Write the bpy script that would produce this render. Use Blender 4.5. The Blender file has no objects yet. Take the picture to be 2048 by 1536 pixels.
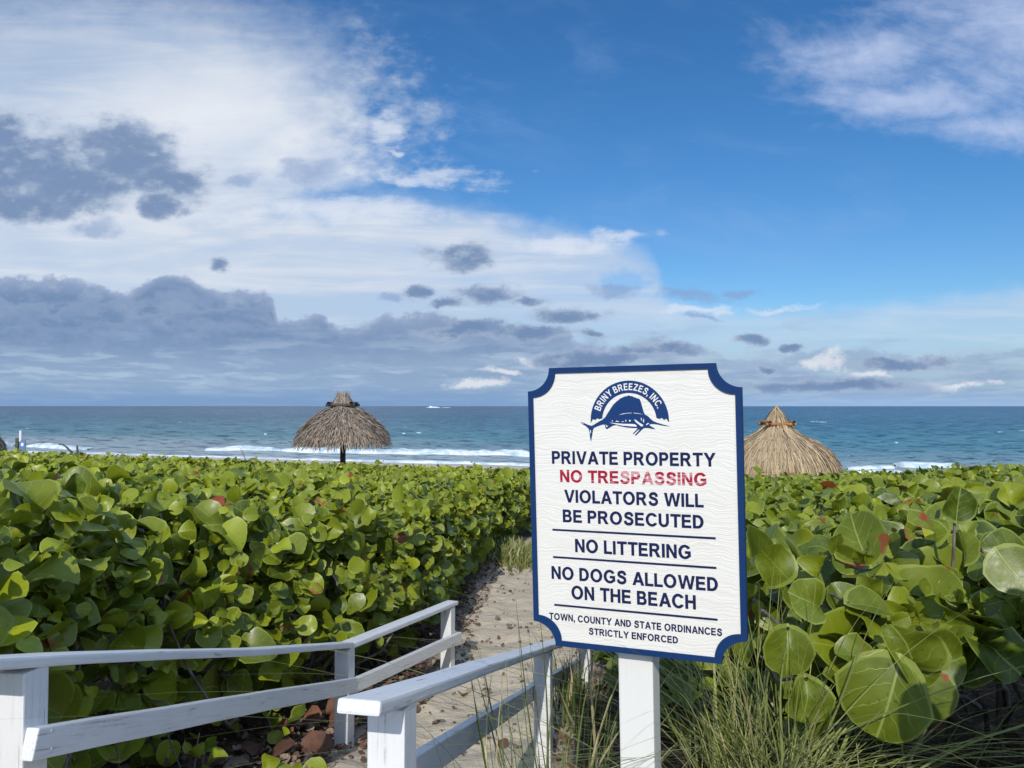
import bpy, bmesh, math
import numpy as np
from mathutils import Vector, Matrix

S = bpy.context.scene
COL = S.collection
rng = np.random.default_rng(11)

# ------------------------------------------------------------------ camera
cam_d = bpy.data.cameras.new("camera")
cam = bpy.data.objects.new("camera", cam_d)
COL.objects.link(cam)
cam_d.sensor_width = 36.0
cam_d.lens = 26.37
cam_d.clip_start = 0.05
cam_d.clip_end = 60000
cam.location = (0, 0, 0)
cam.rotation_euler = (math.radians(90 + 1.68), 0, 0)
S.camera = cam

S.view_settings.view_transform = 'Standard'
S.view_settings.look = 'None'
S.view_settings.exposure = 0.0
S.view_settings.gamma = 1.0
S.cycles.use_denoising = True
S.cycles.max_bounces = 6
S.cycles.diffuse_bounces = 3
S.cycles.glossy_bounces = 3
S.cycles.transmission_bounces = 3
S.cycles.transparent_max_bounces = 4

# ------------------------------------------------------------------ sun
TO_SUN = Vector((-0.13, -1.0, 0.66)).normalized()
sun_d = bpy.data.lights.new("sun", 'SUN')
sun_d.energy = 3.45
sun_d.angle = math.radians(0.5)
sun_d.color = (1.0, 0.95, 0.87)
sun = bpy.data.objects.new("sun", sun_d)
COL.objects.link(sun)
sun.rotation_euler = (-TO_SUN).to_track_quat('-Z', 'Y').to_euler()
sun.location = TO_SUN * 30

# ------------------------------------------------------------------ node helper
def srgb(r, g, b):
    f = lambda c: c / 12.92 if c <= 0.04045 else ((c + 0.055) / 1.055) ** 2.4
    return (f(r / 255), f(g / 255), f(b / 255), 1.0)

class NT:
    def __init__(self, tree):
        self.t = tree
    def new(self, typ, **kw):
        n = self.t.nodes.new(typ)
        for k, v in kw.items():
            setattr(n, k, v)
        return n
    def put(self, sock, v):
        if isinstance(v, bpy.types.NodeSocket):
            self.t.links.new(v, sock)
        elif v is not None:
            sock.default_value = v
    def m(self, op, a, b=None, c=None, clamp=False):
        n = self.new('ShaderNodeMath', operation=op, use_clamp=clamp)
        for i, v in enumerate((a, b, c)):
            self.put(n.inputs[i], v)
        return n.outputs[0]
    def v(self, op, a, b=None, c=None):
        n = self.new('ShaderNodeVectorMath', operation=op)
        for i, v in enumerate((a, b, c)):
            self.put(n.inputs[i], v)
        return n.outputs['Value'] if op in ('LENGTH', 'DOT_PRODUCT', 'DISTANCE') else n.outputs[0]
    def comb(self, x, y, z=0.0):
        n = self.new('ShaderNodeCombineXYZ')
        for i, v in enumerate((x, y, z)):
            self.put(n.inputs[i], v)
        return n.outputs[0]
    def sep(self, v):
        n = self.new('ShaderNodeSeparateXYZ')
        self.put(n.inputs[0], v)
        return n.outputs
    def noise(self, vec, scale=1.0, detail=4.0, rough=0.5, dist=0.0, dim='3D'):
        n = self.new('ShaderNodeTexNoise', noise_dimensions=dim)
        self.put(n.inputs['Vector'], vec)
        self.put(n.inputs['Scale'], scale)
        self.put(n.inputs['Detail'], detail)
        self.put(n.inputs['Roughness'], rough)
        self.put(n.inputs['Distortion'], dist)
        return n.outputs['Fac']
    def sstep(self, x, a, b, lo=0.0, hi=1.0):
        n = self.new('ShaderNodeMapRange', interpolation_type='SMOOTHSTEP')
        self.put(n.inputs['Value'], x)
        self.put(n.inputs['From Min'], a); self.put(n.inputs['From Max'], b)
        self.put(n.inputs['To Min'], lo); self.put(n.inputs['To Max'], hi)
        return n.outputs[0]
    def lin(self, x, a, b, lo=0.0, hi=1.0):
        n = self.new('ShaderNodeMapRange')
        self.put(n.inputs['Value'], x)
        self.put(n.inputs['From Min'], a); self.put(n.inputs['From Max'], b)
        self.put(n.inputs['To Min'], lo); self.put(n.inputs['To Max'], hi)
        return n.outputs[0]
    def mix(self, f, a, b, typ='MIX'):
        n = self.new('ShaderNodeMix', data_type='RGBA', blend_type=typ)
        self.put(n.inputs[0], f)
        self.put(n.inputs[6], a); self.put(n.inputs[7], b)
        return n.outputs[2]
    def curve(self, x, pts, x0, x1, y0, y1):
        """piecewise curve y(x) through pts, both axes normalised to 0..1 inside"""
        n = self.new('ShaderNodeFloatCurve')
        c = n.mapping.curves[0]
        ps = [((px - x0) / (x1 - x0), (py - y0) / (y1 - y0)) for px, py in pts]
        c.points[0].location = ps[0]
        c.points[1].location = ps[-1]
        for p in ps[1:-1]:
            c.points.new(*p)
        n.mapping.update()
        xn = self.lin(x, x0, x1)
        self.put(n.inputs['Value'], xn)
        return self.lin(n.outputs[0], 0.0, 1.0, y0, y1)

# ------------------------------------------------------------------ world: sky and clouds
# clouds live on the sky sphere: every cloud has a bearing u = x/y and a height v = z/y
def U(px): return (px - 1024) / 1500
def V(py): return (812 - py) / 1500

def build_world():
    w = bpy.data.worlds.new("World")
    S.world = w
    w.use_nodes = True
    w.node_tree.nodes.clear()
    n = NT(w.node_tree)
    STR = 0.1
    G = 1 / STR
    def col(r, g, b, k=1.0):
        c = srgb(r, g, b)
        return (c[0] * G * k, c[1] * G * k, c[2] * G * k, 1)
    sky = n.new('ShaderNodeTexSky', sky_type='NISHITA')
    sky.sun_disc = False
    sky.sun_elevation = math.asin(TO_SUN.z)
    sky.sun_rotation = math.atan2(TO_SUN.x, TO_SUN.y)
    sky.altitude = 0
    sky.air_density = 1.0
    sky.dust_density = 0.6
    sky.ozone_density = 2.0
    d = n.new('ShaderNodeTexCoord').outputs['Generated']
    x, y, z = n.sep(d)
    ya = n.m('MAXIMUM', n.m('ABSOLUTE', y), 0.12)
    u = n.m('DIVIDE', x, ya)
    v = n.m('DIVIDE', z, ya)
    uv = n.comb(u, v)
    # clear air, deeper and more saturated than the model's default
    hs = n.new('ShaderNodeHueSaturation')
    n.put(hs.inputs['Saturation'], 1.22)
    n.put(hs.inputs['Value'], 1.0)
    n.put(hs.inputs['Color'], sky.outputs[0])
    tint = n.mix(n.sstep(v, .08, .40), (.70, .93, 1.14, 1), (.60, .94, 1.17, 1))
    base = n.mix(1.0, hs.outputs[0], tint, 'MULTIPLY')
    # noises
    def cn(n_, su, sv, seed, detail=7, rough=.56, dist=0.0, dv=0.0):
        vv = n_.m('ADD', v, dv) if dv else v
        return n_.noise(n_.comb(n_.m('MULTIPLY', u, su), n_.m('MULTIPLY', vv, sv), seed), 1.0, detail, rough, dist)
    big = cn(n, 2.2, 4.5, 1.3, 6, .55)
    streak = n.noise(n.comb(n.m('ADD', n.m('MULTIPLY', u, 3.0), n.m('MULTIPLY', v, 2.0)), n.m('MULTIPLY', v, 30), 7.7), 1.0, 7, 0.62, 0.5)
    wisp = n.noise(n.comb(n.m('ADD', n.m('MULTIPLY', u, 5.0), n.m('MULTIPLY', v, -2.0)), n.m('ADD', n.m('MULTIPLY', v, 15), n.m('MULTIPLY', u, 3.0)), 2.2), 1.0, 9, 0.64, 0.7)
    mott = cn(n, 24, 40, 3.1, 7, .6)
    # warped coordinates give the cumulus its ragged, billowing outline
    wn = n.new('ShaderNodeTexNoise', noise_dimensions='3D')
    n.put(wn.inputs['Vector'], n.comb(n.m('MULTIPLY', u, 9), n.m('MULTIPLY', v, 14), 4.4))
    n.put(wn.inputs['Scale'], 1.0); n.put(wn.inputs['Detail'], 7.0); n.put(wn.inputs['Roughness'], .62)
    wv = n.v('SUBTRACT', wn.outputs['Color'], (.5, .5, .5))
    uvw = n.v('ADD', uv, n.v('MULTIPLY', wv, (.11, .060, 0)))
    fine = cn(n, 17, 27, 4.7, 9, .6)
    fine_up = cn(n, 17, 27, 4.7, 9, .6, 0, .010)
    relief = n.m('MULTIPLY', n.m('SUBTRACT', fine, fine_up), 3.2)      # sunlit tops, shaded undersides
    def blob(cx, cy, rx, ry, co):
        q = n.v('SUBTRACT', co, (U(cx), V(cy), 0))
        q = n.v('MULTIPLY', q, (1500 / rx, 1500 / ry, 0))
        return n.v('LENGTH', q)
    def blobs(lst, co=None):
        out = None
        for b in lst:
            l = blob(*b, co or uv)
            out = l if out is None else n.m('MINIMUM', out, l)
        return n.m('SUBTRACT', 1.0, out)
    c = base
    # faint cirrus haze over the blue
    f = n.m('MULTIPLY', n.sstep(wisp, 0.42, 0.72), n.m('MULTIPLY', n.sstep(big, 0.38, 0.65), 0.22))
    c = n.mix(f, c, col(150, 180, 228))
    # upper right cirrus
    f = n.m('ADD', blobs([(2120, 40, 500, 240), (1830, 195, 330, 60), (1990, 245, 240, 56), (1740, 110, 300, 90)], uvw), n.m('MULTIPLY', n.m('SUBTRACT', wisp, 0.5), 1.5))
    f = n.m('ADD', f, n.m('MULTIPLY', n.m('SUBTRACT', mott, 0.5), .9))
    f = n.m('MULTIPLY', n.sstep(f, -0.10, 1.30), 0.82)
    c = n.mix(f, c, col(196, 210, 240))
    # the great white veil: its upper edge as a curve over the bearing
    xs = [(-1200, 300), (-400, 330), (200, 350), (600, 372), (800, 386), (900, 402), (1000, 428), (1100, 452),
          (1250, 482), (1310, 520), (1350, 598), (1450, 616), (1560, 622), (1700, 620), (1850, 600), (2048, 576), (2500, 560), (3300, 500)]
    e = n.curve(u, [(U(a), V(b)) for a, b in xs], U(-1200), U(3300), V(900), V(200))
    soft = n.curve(u, [(U(-1200), .05), (U(600), .045), (U(880), .028), (U(1300), .020), (U(1700), .016), (U(3300), .03)], U(-1200), U(3300), 0, .2)
    dd = n.m('SUBTRACT', e, v)
    dd = n.m('ADD', dd, n.m('MULTIPLY', n.m('SUBTRACT', mott, 0.5), n.m('MULTIPLY', soft, 1.5)))
    dd = n.m('ADD', dd, n.m('MULTIPLY', n.m('SUBTRACT', fine, 0.5), n.m('MULTIPLY', soft, 1.5)))
    veil = n.sstep(n.m('DIVIDE', dd, soft), -0.9, 1.5)
    lobe = blobs([(150, 255, 700, 345), (-700, 200, 900, 420)])
    edgy = n.sstep(u, U(600), U(780))
    lobe = n.m('ADD', lobe, n.m('MULTIPLY', n.m('SUBTRACT', mott, 0.5), n.lin(edgy, 0, 1, .25, .70)))
    lobe = n.m('ADD', lobe, n.m('MULTIPLY', n.m('SUBTRACT', fine, 0.5), n.lin(edgy, 0, 1, .15, .6)))
    veil = n.m('MAXIMUM', veil, n.sstep(lobe, -.12, .48))
    # clear bay cut into the veil
    bay = n.m('ADD', blobs([(1265, 552, 120, 34), (1400, 590, 160, 22), (880, 392, 130, 24), (1010, 410, 120, 16), (690, 390, 130, 26)], uvw), n.m('MULTIPLY', n.m('SUBTRACT', mott, 0.5), 1.8))
    veil = n.m('MULTIPLY', veil, n.m('SUBTRACT', 1.0, n.m('MULTIPLY', n.sstep(bay, 0.1, 0.8), 0.62)))
    dens = n.curve(u, [(U(-1200), .84), (U(200), .88), (U(500), .93), (U(900), .90), (U(1250), .76), (U(1600), .66), (U(3300), .6)], U(-1200), U(3300), 0, 1)
    dens = n.m('ADD', dens, n.m('MULTIPLY', n.m('SUBTRACT', streak, 0.5), n.sstep(v, .42, .22, .12, .42)))
    dens = n.m('ADD', dens, n.m('MULTIPLY', n.m('SUBTRACT', big, 0.5), 0.30), clamp=True)
    dens = n.m('MULTIPLY', dens, n.sstep(v, .60, .36, .80, 1.0))
    vc = n.mix(n.sstep(big, 0.36, 0.64), col(190, 207, 230), col(212, 222, 236))
    vc = n.mix(n.sstep(streak, 0.44, 0.68, 0, .5), vc, col(230, 234, 241))
    glow = n.sstep(n.m('ADD', blobs([(380, 225, 430, 170), (640, 290, 300, 120)]), n.m('MULTIPLY', n.m('SUBTRACT', fine, .5), .5)), 0.0, 1.0)
    vc = n.mix(n.m('MULTIPLY', glow, .9), vc, col(240, 243, 248))
    low = n.sstep(v, 0.0, 0.17, 1.0, 0.0)
    vc = n.mix(n.m('MULTIPLY', low, 0.72), vc, col(156, 189, 222))
    c = n.mix(n.m('MULTIPLY', veil, dens), c, vc)
    # bright mackerel streaks that stand free at the veil's edge
    f = n.m('ADD', blobs([(880, 358, 200, 30), (1235, 466, 100, 22), (1130, 482, 190, 24), (1560, 612, 120, 9), (1400, 612, 110, 9), (795, 296, 30, 9), (700, 420, 260, 40), (760, 250, 70, 60)], uvw),
            n.m('ADD', n.m('MULTIPLY', n.m('SUBTRACT', streak, 0.5), 1.5), n.m('MULTIPLY', n.m('SUBTRACT', mott, 0.5), 1.5)))
    c = n.mix(n.m('MULTIPLY', n.sstep(f, 0.12, 0.95), 0.66), c, col(224, 232, 245))
    # white cumulus heads far out
    f = n.m('ADD', blobs([(1050, 722, 40, 16), (1660, 728, 46, 30), (950, 768, 80, 13), (1760, 750, 70, 14), (1910, 768, 110, 12), (1000, 745, 60, 9)], uvw), n.m('MULTIPLY', n.m('SUBTRACT', mott, 0.5), 2.4))
    white = n.m('MULTIPLY', n.sstep(f, 0.15, 0.85), 0.8)
    # grey bank along the horizon: scale of the billows shrinks towards the horizon
    vq = n.m('ADD', n.m('MULTIPLY', n.m('MAXIMUM', v, 0.0), .55), 0.16)
    lnv = n.m('LOGARITHM', n.m('ADD', n.m('MAXIMUM', v, 0.0), 0.035), math.e)
    def rolln(dl, seed):
        return n.noise(n.comb(n.m('MULTIPLY', n.m('DIVIDE', u, vq), 1.9), n.m('ADD', n.m('MULTIPLY', lnv, 5.2), dl), seed), 1.0, 8, 0.57, 0.25)
    roll = rolln(0.0, 9.1)
    ys = [(-1200, 520), (-300, 540), (0, 556), (110, 556), (190, 560), (240, 575), (290, 553), (335, 540), (390, 556), (450, 580), (520, 574), (545, 612), (570, 640), (640, 622), (690, 652),
          (780, 640), (850, 632), (930, 628), (990, 655), (1050, 660), (1130, 662), (1165, 700), (1210, 692), (1300, 690), (1385, 708), (1440, 748), (1600, 752), (1750, 757), (1900, 765), (2048, 795), (2500, 770), (3300, 740)]
    e = n.curve(u, [(U(a), V(b)) for a, b in ys], U(-1200), U(3300), V(900), V(400))
    # four ranks of billows, each with a paler crest, the nearer ones lower and overlapping those behind
    for k, (y0, xe, ye, amp, lump, al) in enumerate(((0, 0, 0, .075, .016, .95), (606, 620, 700, .085, .060, .64), (640, 1150, 720, .080, .060, .55), (668, 1420, 800, .070, .055, .42), (706, 1300, 815, .055, .040, .32))):
        b1 = cn(n, 17 + 3 * k, 26 + 9 * k, 20.3 + 5.1 * k, 9, .62)
        b2 = cn(n, 6 + 2.0 * k, 13 + 5 * k, 31.7 + 3.3 * k, 3, .5)
        ek = e if k == 0 else n.sstep(u, U(xe - 90), U(xe + 60), V(y0), V(ye))
        dk = n.m('SUBTRACT', ek, v)
        dk = n.m('ADD', dk, n.m('MULTIPLY', n.m('SUBTRACT', b1, .5), amp))
        dk = n.m('ADD', dk, n.m('MULTIPLY', n.m('SUBTRACT', b2, .5), lump))
        mk = n.sstep(dk, -.002, .008 + .004 * k)
        mk = n.m('MULTIPLY', mk, n.sstep(n.m('ADD', roll, n.m('MULTIPLY', n.sstep(v, .03, .11), .30)), .40, .60, .25, 1.0))
        kc = n.mix(n.sstep(dk, 0.0, .026), col(158, 176, 205), col(110 + 4 * k, 138 + 4 * k, 177 + 4 * k))
        kc = n.mix(n.sstep(b1, .48, .66, 0, .5), kc, col(150, 170, 202))
        kc = n.mix(n.m('MULTIPLY', n.sstep(v, .06, .0), .55), kc, col(134, 165, 204))
        c = n.mix(n.m('MULTIPLY', mk, al), c, kc)
    gap = n.m('MULTIPLY', n.sstep(rolln(2.7, 15.2), .50, .64), n.m('MULTIPLY', n.sstep(v, .105, .055), n.sstep(v, .008, .03)))
    c = n.mix(n.m('MULTIPLY', gap, .72), c, col(180, 202, 223))
    gap2 = n.m('MULTIPLY', n.sstep(rolln(6.1, 3.9), .52, .68), n.m('MULTIPLY', n.sstep(v, .150, .07), n.sstep(v, .008, .03)))
    c = n.mix(n.m('MULTIPLY', gap2, .5), c, col(160, 181, 210))
    pale = n.m('MULTIPLY', n.sstep(v, .095, .05), n.sstep(v, .0, .03))
    c = n.mix(n.m('MULTIPLY', pale, .38), c, col(168, 192, 218))
    c = n.mix(white, c, col(230, 233, 240))
    # grey puffs
    f = blobs([(40, 325, 200, 115), (250, 310, 165, 95), (240, 285, 140, 84), (330, 360, 120, 74), (150, 375, 210, 66), (40, 400, 150, 58), (320, 410, 66, 44), (10, 262, 90, 58),
               (432, 525, 44, 22), (905, 510, 84, 40), (838, 577, 46, 20), (900, 603, 46, 15), (975, 587, 84, 30), (1066, 598, 60, 16), (1155, 627, 98, 27),
               (1495, 673, 62, 20), (1600, 691, 38, 14), (1192, 671, 38, 14), (1530, 733, 42, 14), (1060, 668, 140, 24), (1310, 703, 130, 24), (1180, 722, 170, 26), (1640, 772, 280, 22),
               (1800, 728, 130, 20), (940, 664, 140, 26)], uvw)
    f = n.m('ADD', f, n.m('MULTIPLY', n.m('SUBTRACT', mott, 0.5), 1.1))
    a = n.sstep(f, 0.04, 0.52)
    pc = n.mix(n.sstep(f, 0.15, 0.75), col(172, 188, 212), col(116, 142, 180))
    pc = n.mix(n.sstep(relief, 0.0, 0.7, 0, .7), pc, col(178, 193, 216))
    pc = n.mix(n.sstep(relief, 0.0, -0.6, 0, .4), pc, col(110, 137, 181))
    c = n.mix(n.m('MULTIPLY', a, 0.93), c, pc)
    f = blobs([(620, 338, 80, 38), (1230, 573, 80, 20), (1385, 584, 95, 20), (1405, 628, 46, 9), (170, 458, 85, 34), (790, 590, 44, 13), (1480, 580, 66, 11), (480, 360, 60, 24)], uvw)
    f = n.m('ADD', f, n.m('MULTIPLY', n.m('SUBTRACT', mott, 0.5), 1.5))
    c = n.mix(n.m('MULTIPLY', n.sstep(f, 0.08, 0.75), 0.62), c, col(136, 162, 204))
    # haze band on the horizon
    hz = n.m('MULTIPLY', n.sstep(v, 0.030, 0.0), 0.78)
    hc = n.mix(n.sstep(u, -0.2, 0.5), col(124, 160, 203), col(160, 191, 229))
    c = n.mix(hz, c, hc)
    # unseen bright bluish cloud overhead and behind the viewer, added to lift the shade
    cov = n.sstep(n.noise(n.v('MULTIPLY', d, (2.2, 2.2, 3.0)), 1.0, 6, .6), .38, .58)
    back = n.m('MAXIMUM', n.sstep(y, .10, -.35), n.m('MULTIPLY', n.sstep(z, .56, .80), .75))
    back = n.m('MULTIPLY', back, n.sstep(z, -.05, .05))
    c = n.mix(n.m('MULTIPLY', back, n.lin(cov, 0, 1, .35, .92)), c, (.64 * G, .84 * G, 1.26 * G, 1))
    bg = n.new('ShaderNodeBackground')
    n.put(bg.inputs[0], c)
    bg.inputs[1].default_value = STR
    out = n.new('ShaderNodeOutputWorld')
    n.t.links.new(bg.outputs[0], out.inputs[0])

build_world()

# ------------------------------------------------------------------ object helpers
def tag(o, label=None, cat=None, group=None, kind=None):
    for k, v in (('label', label), ('category', cat), ('group', group), ('kind', kind)):
        if v:
            o[k] = v
    return o

def empty(name, loc=(0, 0, 0), rot=None):
    o = bpy.data.objects.new(name, None)
    o.empty_display_size = 0.2
    COL.objects.link(o)
    o.location = loc
    if rot is not None:
        o.rotation_euler = rot
    return o

def mesh_obj(name, Vt, F, mat, parent=None, attrs=None, smooth=True, origin=None):
    """numpy verts (n,3), faces: int array (m,k) or list of index lists -> ONE mesh object"""
    me = bpy.data.meshes.new(name)
    Vt = np.asarray(Vt, dtype=np.float32)
    if origin is not None:
        Vt = Vt - np.asarray(origin, dtype=np.float32)
    if isinstance(F, np.ndarray):
        m, k = F.shape
        me.vertices.add(len(Vt))
        me.vertices.foreach_set('co', Vt.ravel())
        me.loops.add(m * k)
        me.loops.foreach_set('vertex_index', F.astype(np.int32).ravel())
        me.polygons.add(m)
        me.polygons.foreach_set('loop_start', np.arange(0, m * k, k, dtype=np.int32))
        me.update(calc_edges=True)
    else:
        me.from_pydata([tuple(map(float, p)) for p in Vt], [], F)
    if attrs:
        for an, (typ, arr) in attrs.items():
            at = me.attributes.new(an, typ, 'POINT')
            arr = np.asarray(arr, dtype=np.float32)
            at.data.foreach_set({'FLOAT_COLOR': 'color', 'FLOAT_VECTOR': 'vector', 'FLOAT': 'value'}[typ], arr.ravel())
    me.polygons.foreach_set('use_smooth', np.full(len(me.polygons), smooth))
    me.validate()
    me.update()
    if mat:
        me.materials.append(mat)
    o = bpy.data.objects.new(name, me)
    COL.objects.link(o)
    if parent is not None:
        o.parent = parent
    elif origin is not None:
        o.location = origin
    return o

def new_mat(name):
    m = bpy.data.materials.new(name)
    m.use_nodes = True
    n = NT(m.node_tree)
    b = m.node_tree.nodes['Principled BSDF']
    return m, n, b, m.node_tree.nodes['Material Output']

def attr(n, name):
    a = n.new('ShaderNodeAttribute')
    a.attribute_name = name
    return a

def bump(n, h, strength=0.3, dist=0.01, normal=None):
    b = n.new('ShaderNodeBump')
    n.put(b.inputs['Height'], h)
    n.put(b.inputs['Strength'], strength)
    n.put(b.inputs['Distance'], dist)
    if normal is not None:
        n.put(b.inputs['Normal'], normal)
    return b.outputs[0]

def nz(X, Y, seed, scale=1.0, octs=4):
    """cheap smooth pseudo-noise, about -1..1"""
    r = np.random.default_rng(seed)
    out = 0.0
    amp = 1.0
    tot = 0.0
    for o in range(octs):
        for k in range(3):
            a = r.uniform(0, 2 * np.pi); ph = r.uniform(0, 6.28)
            f = scale * 2 ** o * r.uniform(.7, 1.3)
            out = out + amp * np.sin((X * np.cos(a) + Y * np.sin(a)) * f + ph)
        tot += amp * 1.8
        amp *= 0.55
    return out / tot

# ------------------------------------------------------------------ materials
def leaf_material():
    m, n, b, out = new_mat("sea_grape_leaf")
    t = attr(n, 'tone').outputs['Color']
    s = n.new('ShaderNodeSeparateColor'); n.put(s.inputs[0], t)
    tr, tg, tb = s.outputs
    luv = attr(n, 'luv').outputs['Vector']
    lx, ly, lz = n.sep(luv)
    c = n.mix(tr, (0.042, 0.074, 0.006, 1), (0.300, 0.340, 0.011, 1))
    pat = n.noise(n.comb(n.m('MULTIPLY', lx, 3.0), n.m('MULTIPLY', ly, 3.0), n.m('MULTIPLY', tb, 37.0)), 1.0, 3, 0.6)
    c = n.mix(n.sstep(pat, 0.35, 0.7, 0.0, 0.35), c, (0.20, 0.26, 0.02, 1))
    # veins: midrib and side veins bending forward
    ax = n.m('ABSOLUTE', lx)
    mid = n.sstep(ax, 0.006, 0.022, 1.0, 0.0)
    ph = n.m('ADD', n.m('SUBTRACT', n.m('MULTIPLY', ly, 4.3), n.m('MULTIPLY', ax, 3.6)), n.m('ADD', tb, n.m('MULTIPLY', n.m('SUBTRACT', pat, .5), .9)))
    ph = n.m('ADD', ph, n.m('MULTIPLY', n.m('SIGN', lx), .23))
    fr = n.m('ABSOLUTE', n.m('SUBTRACT', n.m('FRACT', ph), 0.5))
    lat = n.m('MULTIPLY', n.sstep(fr, 0.012, 0.050, 1.0, 0.0), n.sstep(ax, 0.46, 0.30))
    vein = n.m('MAXIMUM', mid, n.m('MULTIPLY', lat, 0.55))
    c = n.mix(n.m('MULTIPLY', vein, n.lin(n.m('FRACT', n.m('MULTIPLY', tb, 13.7)), 0, 1, .22, .75)), c, (0.34, 0.40, 0.10, 1))
    rim = n.sstep(n.v('LENGTH', n.comb(lx, n.m('SUBTRACT', ly, .5))), .485, .515)
    c = n.mix(n.m('MULTIPLY', rim, .45), c, (0.34, 0.40, 0.08, 1))
    # age: russet patches and dry brown edges
    spot = n.noise(n.comb(n.m('MULTIPLY', lx, 2.2), n.m('MULTIPLY', ly, 2.2), n.m('MULTIPLY', tb, 91.0)), 1.0, 2, 0.5)
    red = n.sstep(n.m('ADD', n.m('MULTIPLY', spot, 0.9), n.m('SUBTRACT', tg, 1.0)), 0.31, 0.39)
    rc = n.mix(n.m('FRACT', n.m('MULTIPLY', tb, 7.3)), (0.24, 0.035, 0.012, 1), (0.30, 0.13, 0.035, 1))
    c = n.mix(red, c, rc)
    sp = n.noise(n.comb(n.m('MULTIPLY', lx, 16), n.m('MULTIPLY', ly, 16), n.m('MULTIPLY', tb, 53.0)), 1.0, 1, 0.5)
    c = n.mix(n.sstep(sp, 0.70, 0.76, 0.0, 0.7), c, (0.07, 0.035, 0.012, 1))
    n.put(b.inputs['Base Color'], c)
    n.put(b.inputs['Roughness'], n.lin(pat, 0.3, 0.7, 0.30, 0.55))
    b.inputs['Specular IOR Level'].default_value = 0.42
    n.put(b.inputs['Normal'], bump(n, n.m('ADD', n.m('MULTIPLY', vein, 0.6), pat), 0.28, 0.004))
    tl = n.new('ShaderNodeBsdfTranslucent')
    n.put(tl.inputs[0], n.mix(0.5, c, (0.26, 0.36, 0.02, 1)))
    mx = n.new('ShaderNodeMixShader')
    mx.inputs[0].default_value = 0.12
    n.t.links.new(b.outputs[0], mx.inputs[1]); n.t.links.new(tl.outputs[0], mx.inputs[2])
    n.t.links.new(mx.outputs[0], out.inputs[0])
    return m

def dead_leaf_material():
    m, n, b, out = new_mat("dry_leaf")
    t = attr(n, 'tone').outputs['Color']
    s = n.new('ShaderNodeSeparateColor'); n.put(s.inputs[0], t)
    luv = attr(n, 'luv').outputs['Vector']
    c = n.mix(s.outputs[0], (0.060, 0.034, 0.022, 1), (0.20, 0.082, 0.045, 1))
    c = n.mix(n.sstep(s.outputs[1], 0.35, 0.8), c, (0.30, 0.23, 0.165, 1))
    p = n.noise(n.v('ADD', luv, n.comb(n.m('MULTIPLY', s.outputs[2], 40), 0, 0)), 4.0, 3, 0.6)
    c = n.mix(n.sstep(p, 0.4, 0.7, 0, 0.5), c, (0.05, 0.025, 0.014, 1))
    n.put(b.inputs['Base Color'], c)
    b.inputs['Roughness'].default_value = 0.7
    return m

def bark_material(name, a, c2):
    m, n, b, out = new_mat(name)
    co = n.new('ShaderNodeTexCoord').outputs['Object']
    p = n.noise(n.v('MULTIPLY', co, (22, 22, 9)), 1.0, 5, 0.65)
    n.put(b.inputs['Base Color'], n.mix(n.sstep(p, 0.35, 0.68), a, c2))
    b.inputs['Roughness'].default_value = 0.85
    n.put(b.inputs['Normal'], bump(n, p, 0.6, 0.01))
    return m

def paint_material(name, shade=(0.80, 0.80, 0.775, 1), wear=0.5):
    m, n, b, out = new_mat(name)
    luv = attr(n, 'luv').outputs['Vector']
    grain = n.noise(n.v('MULTIPLY', luv, (5.0, 110.0, 110.0)), 1.0, 4, 0.6, 0.4)
    blot = n.noise(n.v('MULTIPLY', luv, (7.0, 16.0, 16.0)), 1.0, 5, 0.62)
    fine = n.noise(n.v('MULTIPLY', luv, (60.0, 200.0, 200.0)), 1.0, 3, 0.6)
    c = n.mix(n.sstep(blot, 0.42, 0.72, 0, 0.35 * wear), shade, (0.62, 0.62, 0.58, 1))
    crack = n.m('MULTIPLY', n.sstep(grain, 0.60, 0.68), n.sstep(blot, 0.48, 0.58))
    c = n.mix(n.sstep(grain, 0.50, 0.66, 0, 0.30 * wear), c, (0.56, 0.57, 0.57, 1))
    c = n.mix(n.m('MULTIPLY', crack, 0.8 * wear), c, (0.27, 0.25, 0.22, 1))
    dirt = n.sstep(n.noise(n.v('MULTIPLY', luv, (3.0, 9.0, 9.0)), 1.7, 6, 0.7), 0.60, 0.76)
    c = n.mix(n.m('MULTIPLY', dirt, 0.30 * wear), c, (0.42, 0.40, 0.34, 1))
    n.put(b.inputs['Base Color'], c)
    n.put(b.inputs['Roughness'], n.lin(blot, 0.3, 0.7, 0.36, 0.6))
    n.put(b.inputs['Normal'], bump(n, n.m('ADD', n.m('MULTIPLY', grain, 0.8), n.m('MULTIPLY', fine, 0.25)), 0.30 * wear + 0.08, 0.006))
    return m

def thatch_material(name, c0, c1, c2):
    m, n, b, out = new_mat(name)
    t = attr(n, 'tone').outputs['Color']
    s = n.new('ShaderNodeSeparateColor'); n.put(s.inputs[0], t)
    c = n.mix(s.outputs[0], c0, c1)
    c = n.mix(n.sstep(s.outputs[1], 0.8, 1.0, 0, 0.8), c, c2)
    n.put(b.inputs['Base Color'], c)
    b.inputs['Roughness'].default_value = 0.85
    b.inputs['Specular IOR Level'].default_value = 0.15
    return m

def grass_material():
    m, n, b, out = new_mat("beach_grass_blade")
    t = attr(n, 'tone').outputs['Color']
    s = n.new('ShaderNodeSeparateColor'); n.put(s.inputs[0], t)
    c = n.mix(s.outputs[0], (0.040, 0.078, 0.016, 1), (0.30, 0.32, 0.10, 1))
    c = n.mix(n.sstep(s.outputs[1], 0.85, 0.95), c, (0.42, 0.35, 0.19, 1))
    n.put(b.inputs['Base Color'], c)
    b.inputs['Roughness'].default_value = 0.5
    b.inputs['Specular IOR Level'].default_value = 0.35
    return m

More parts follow.
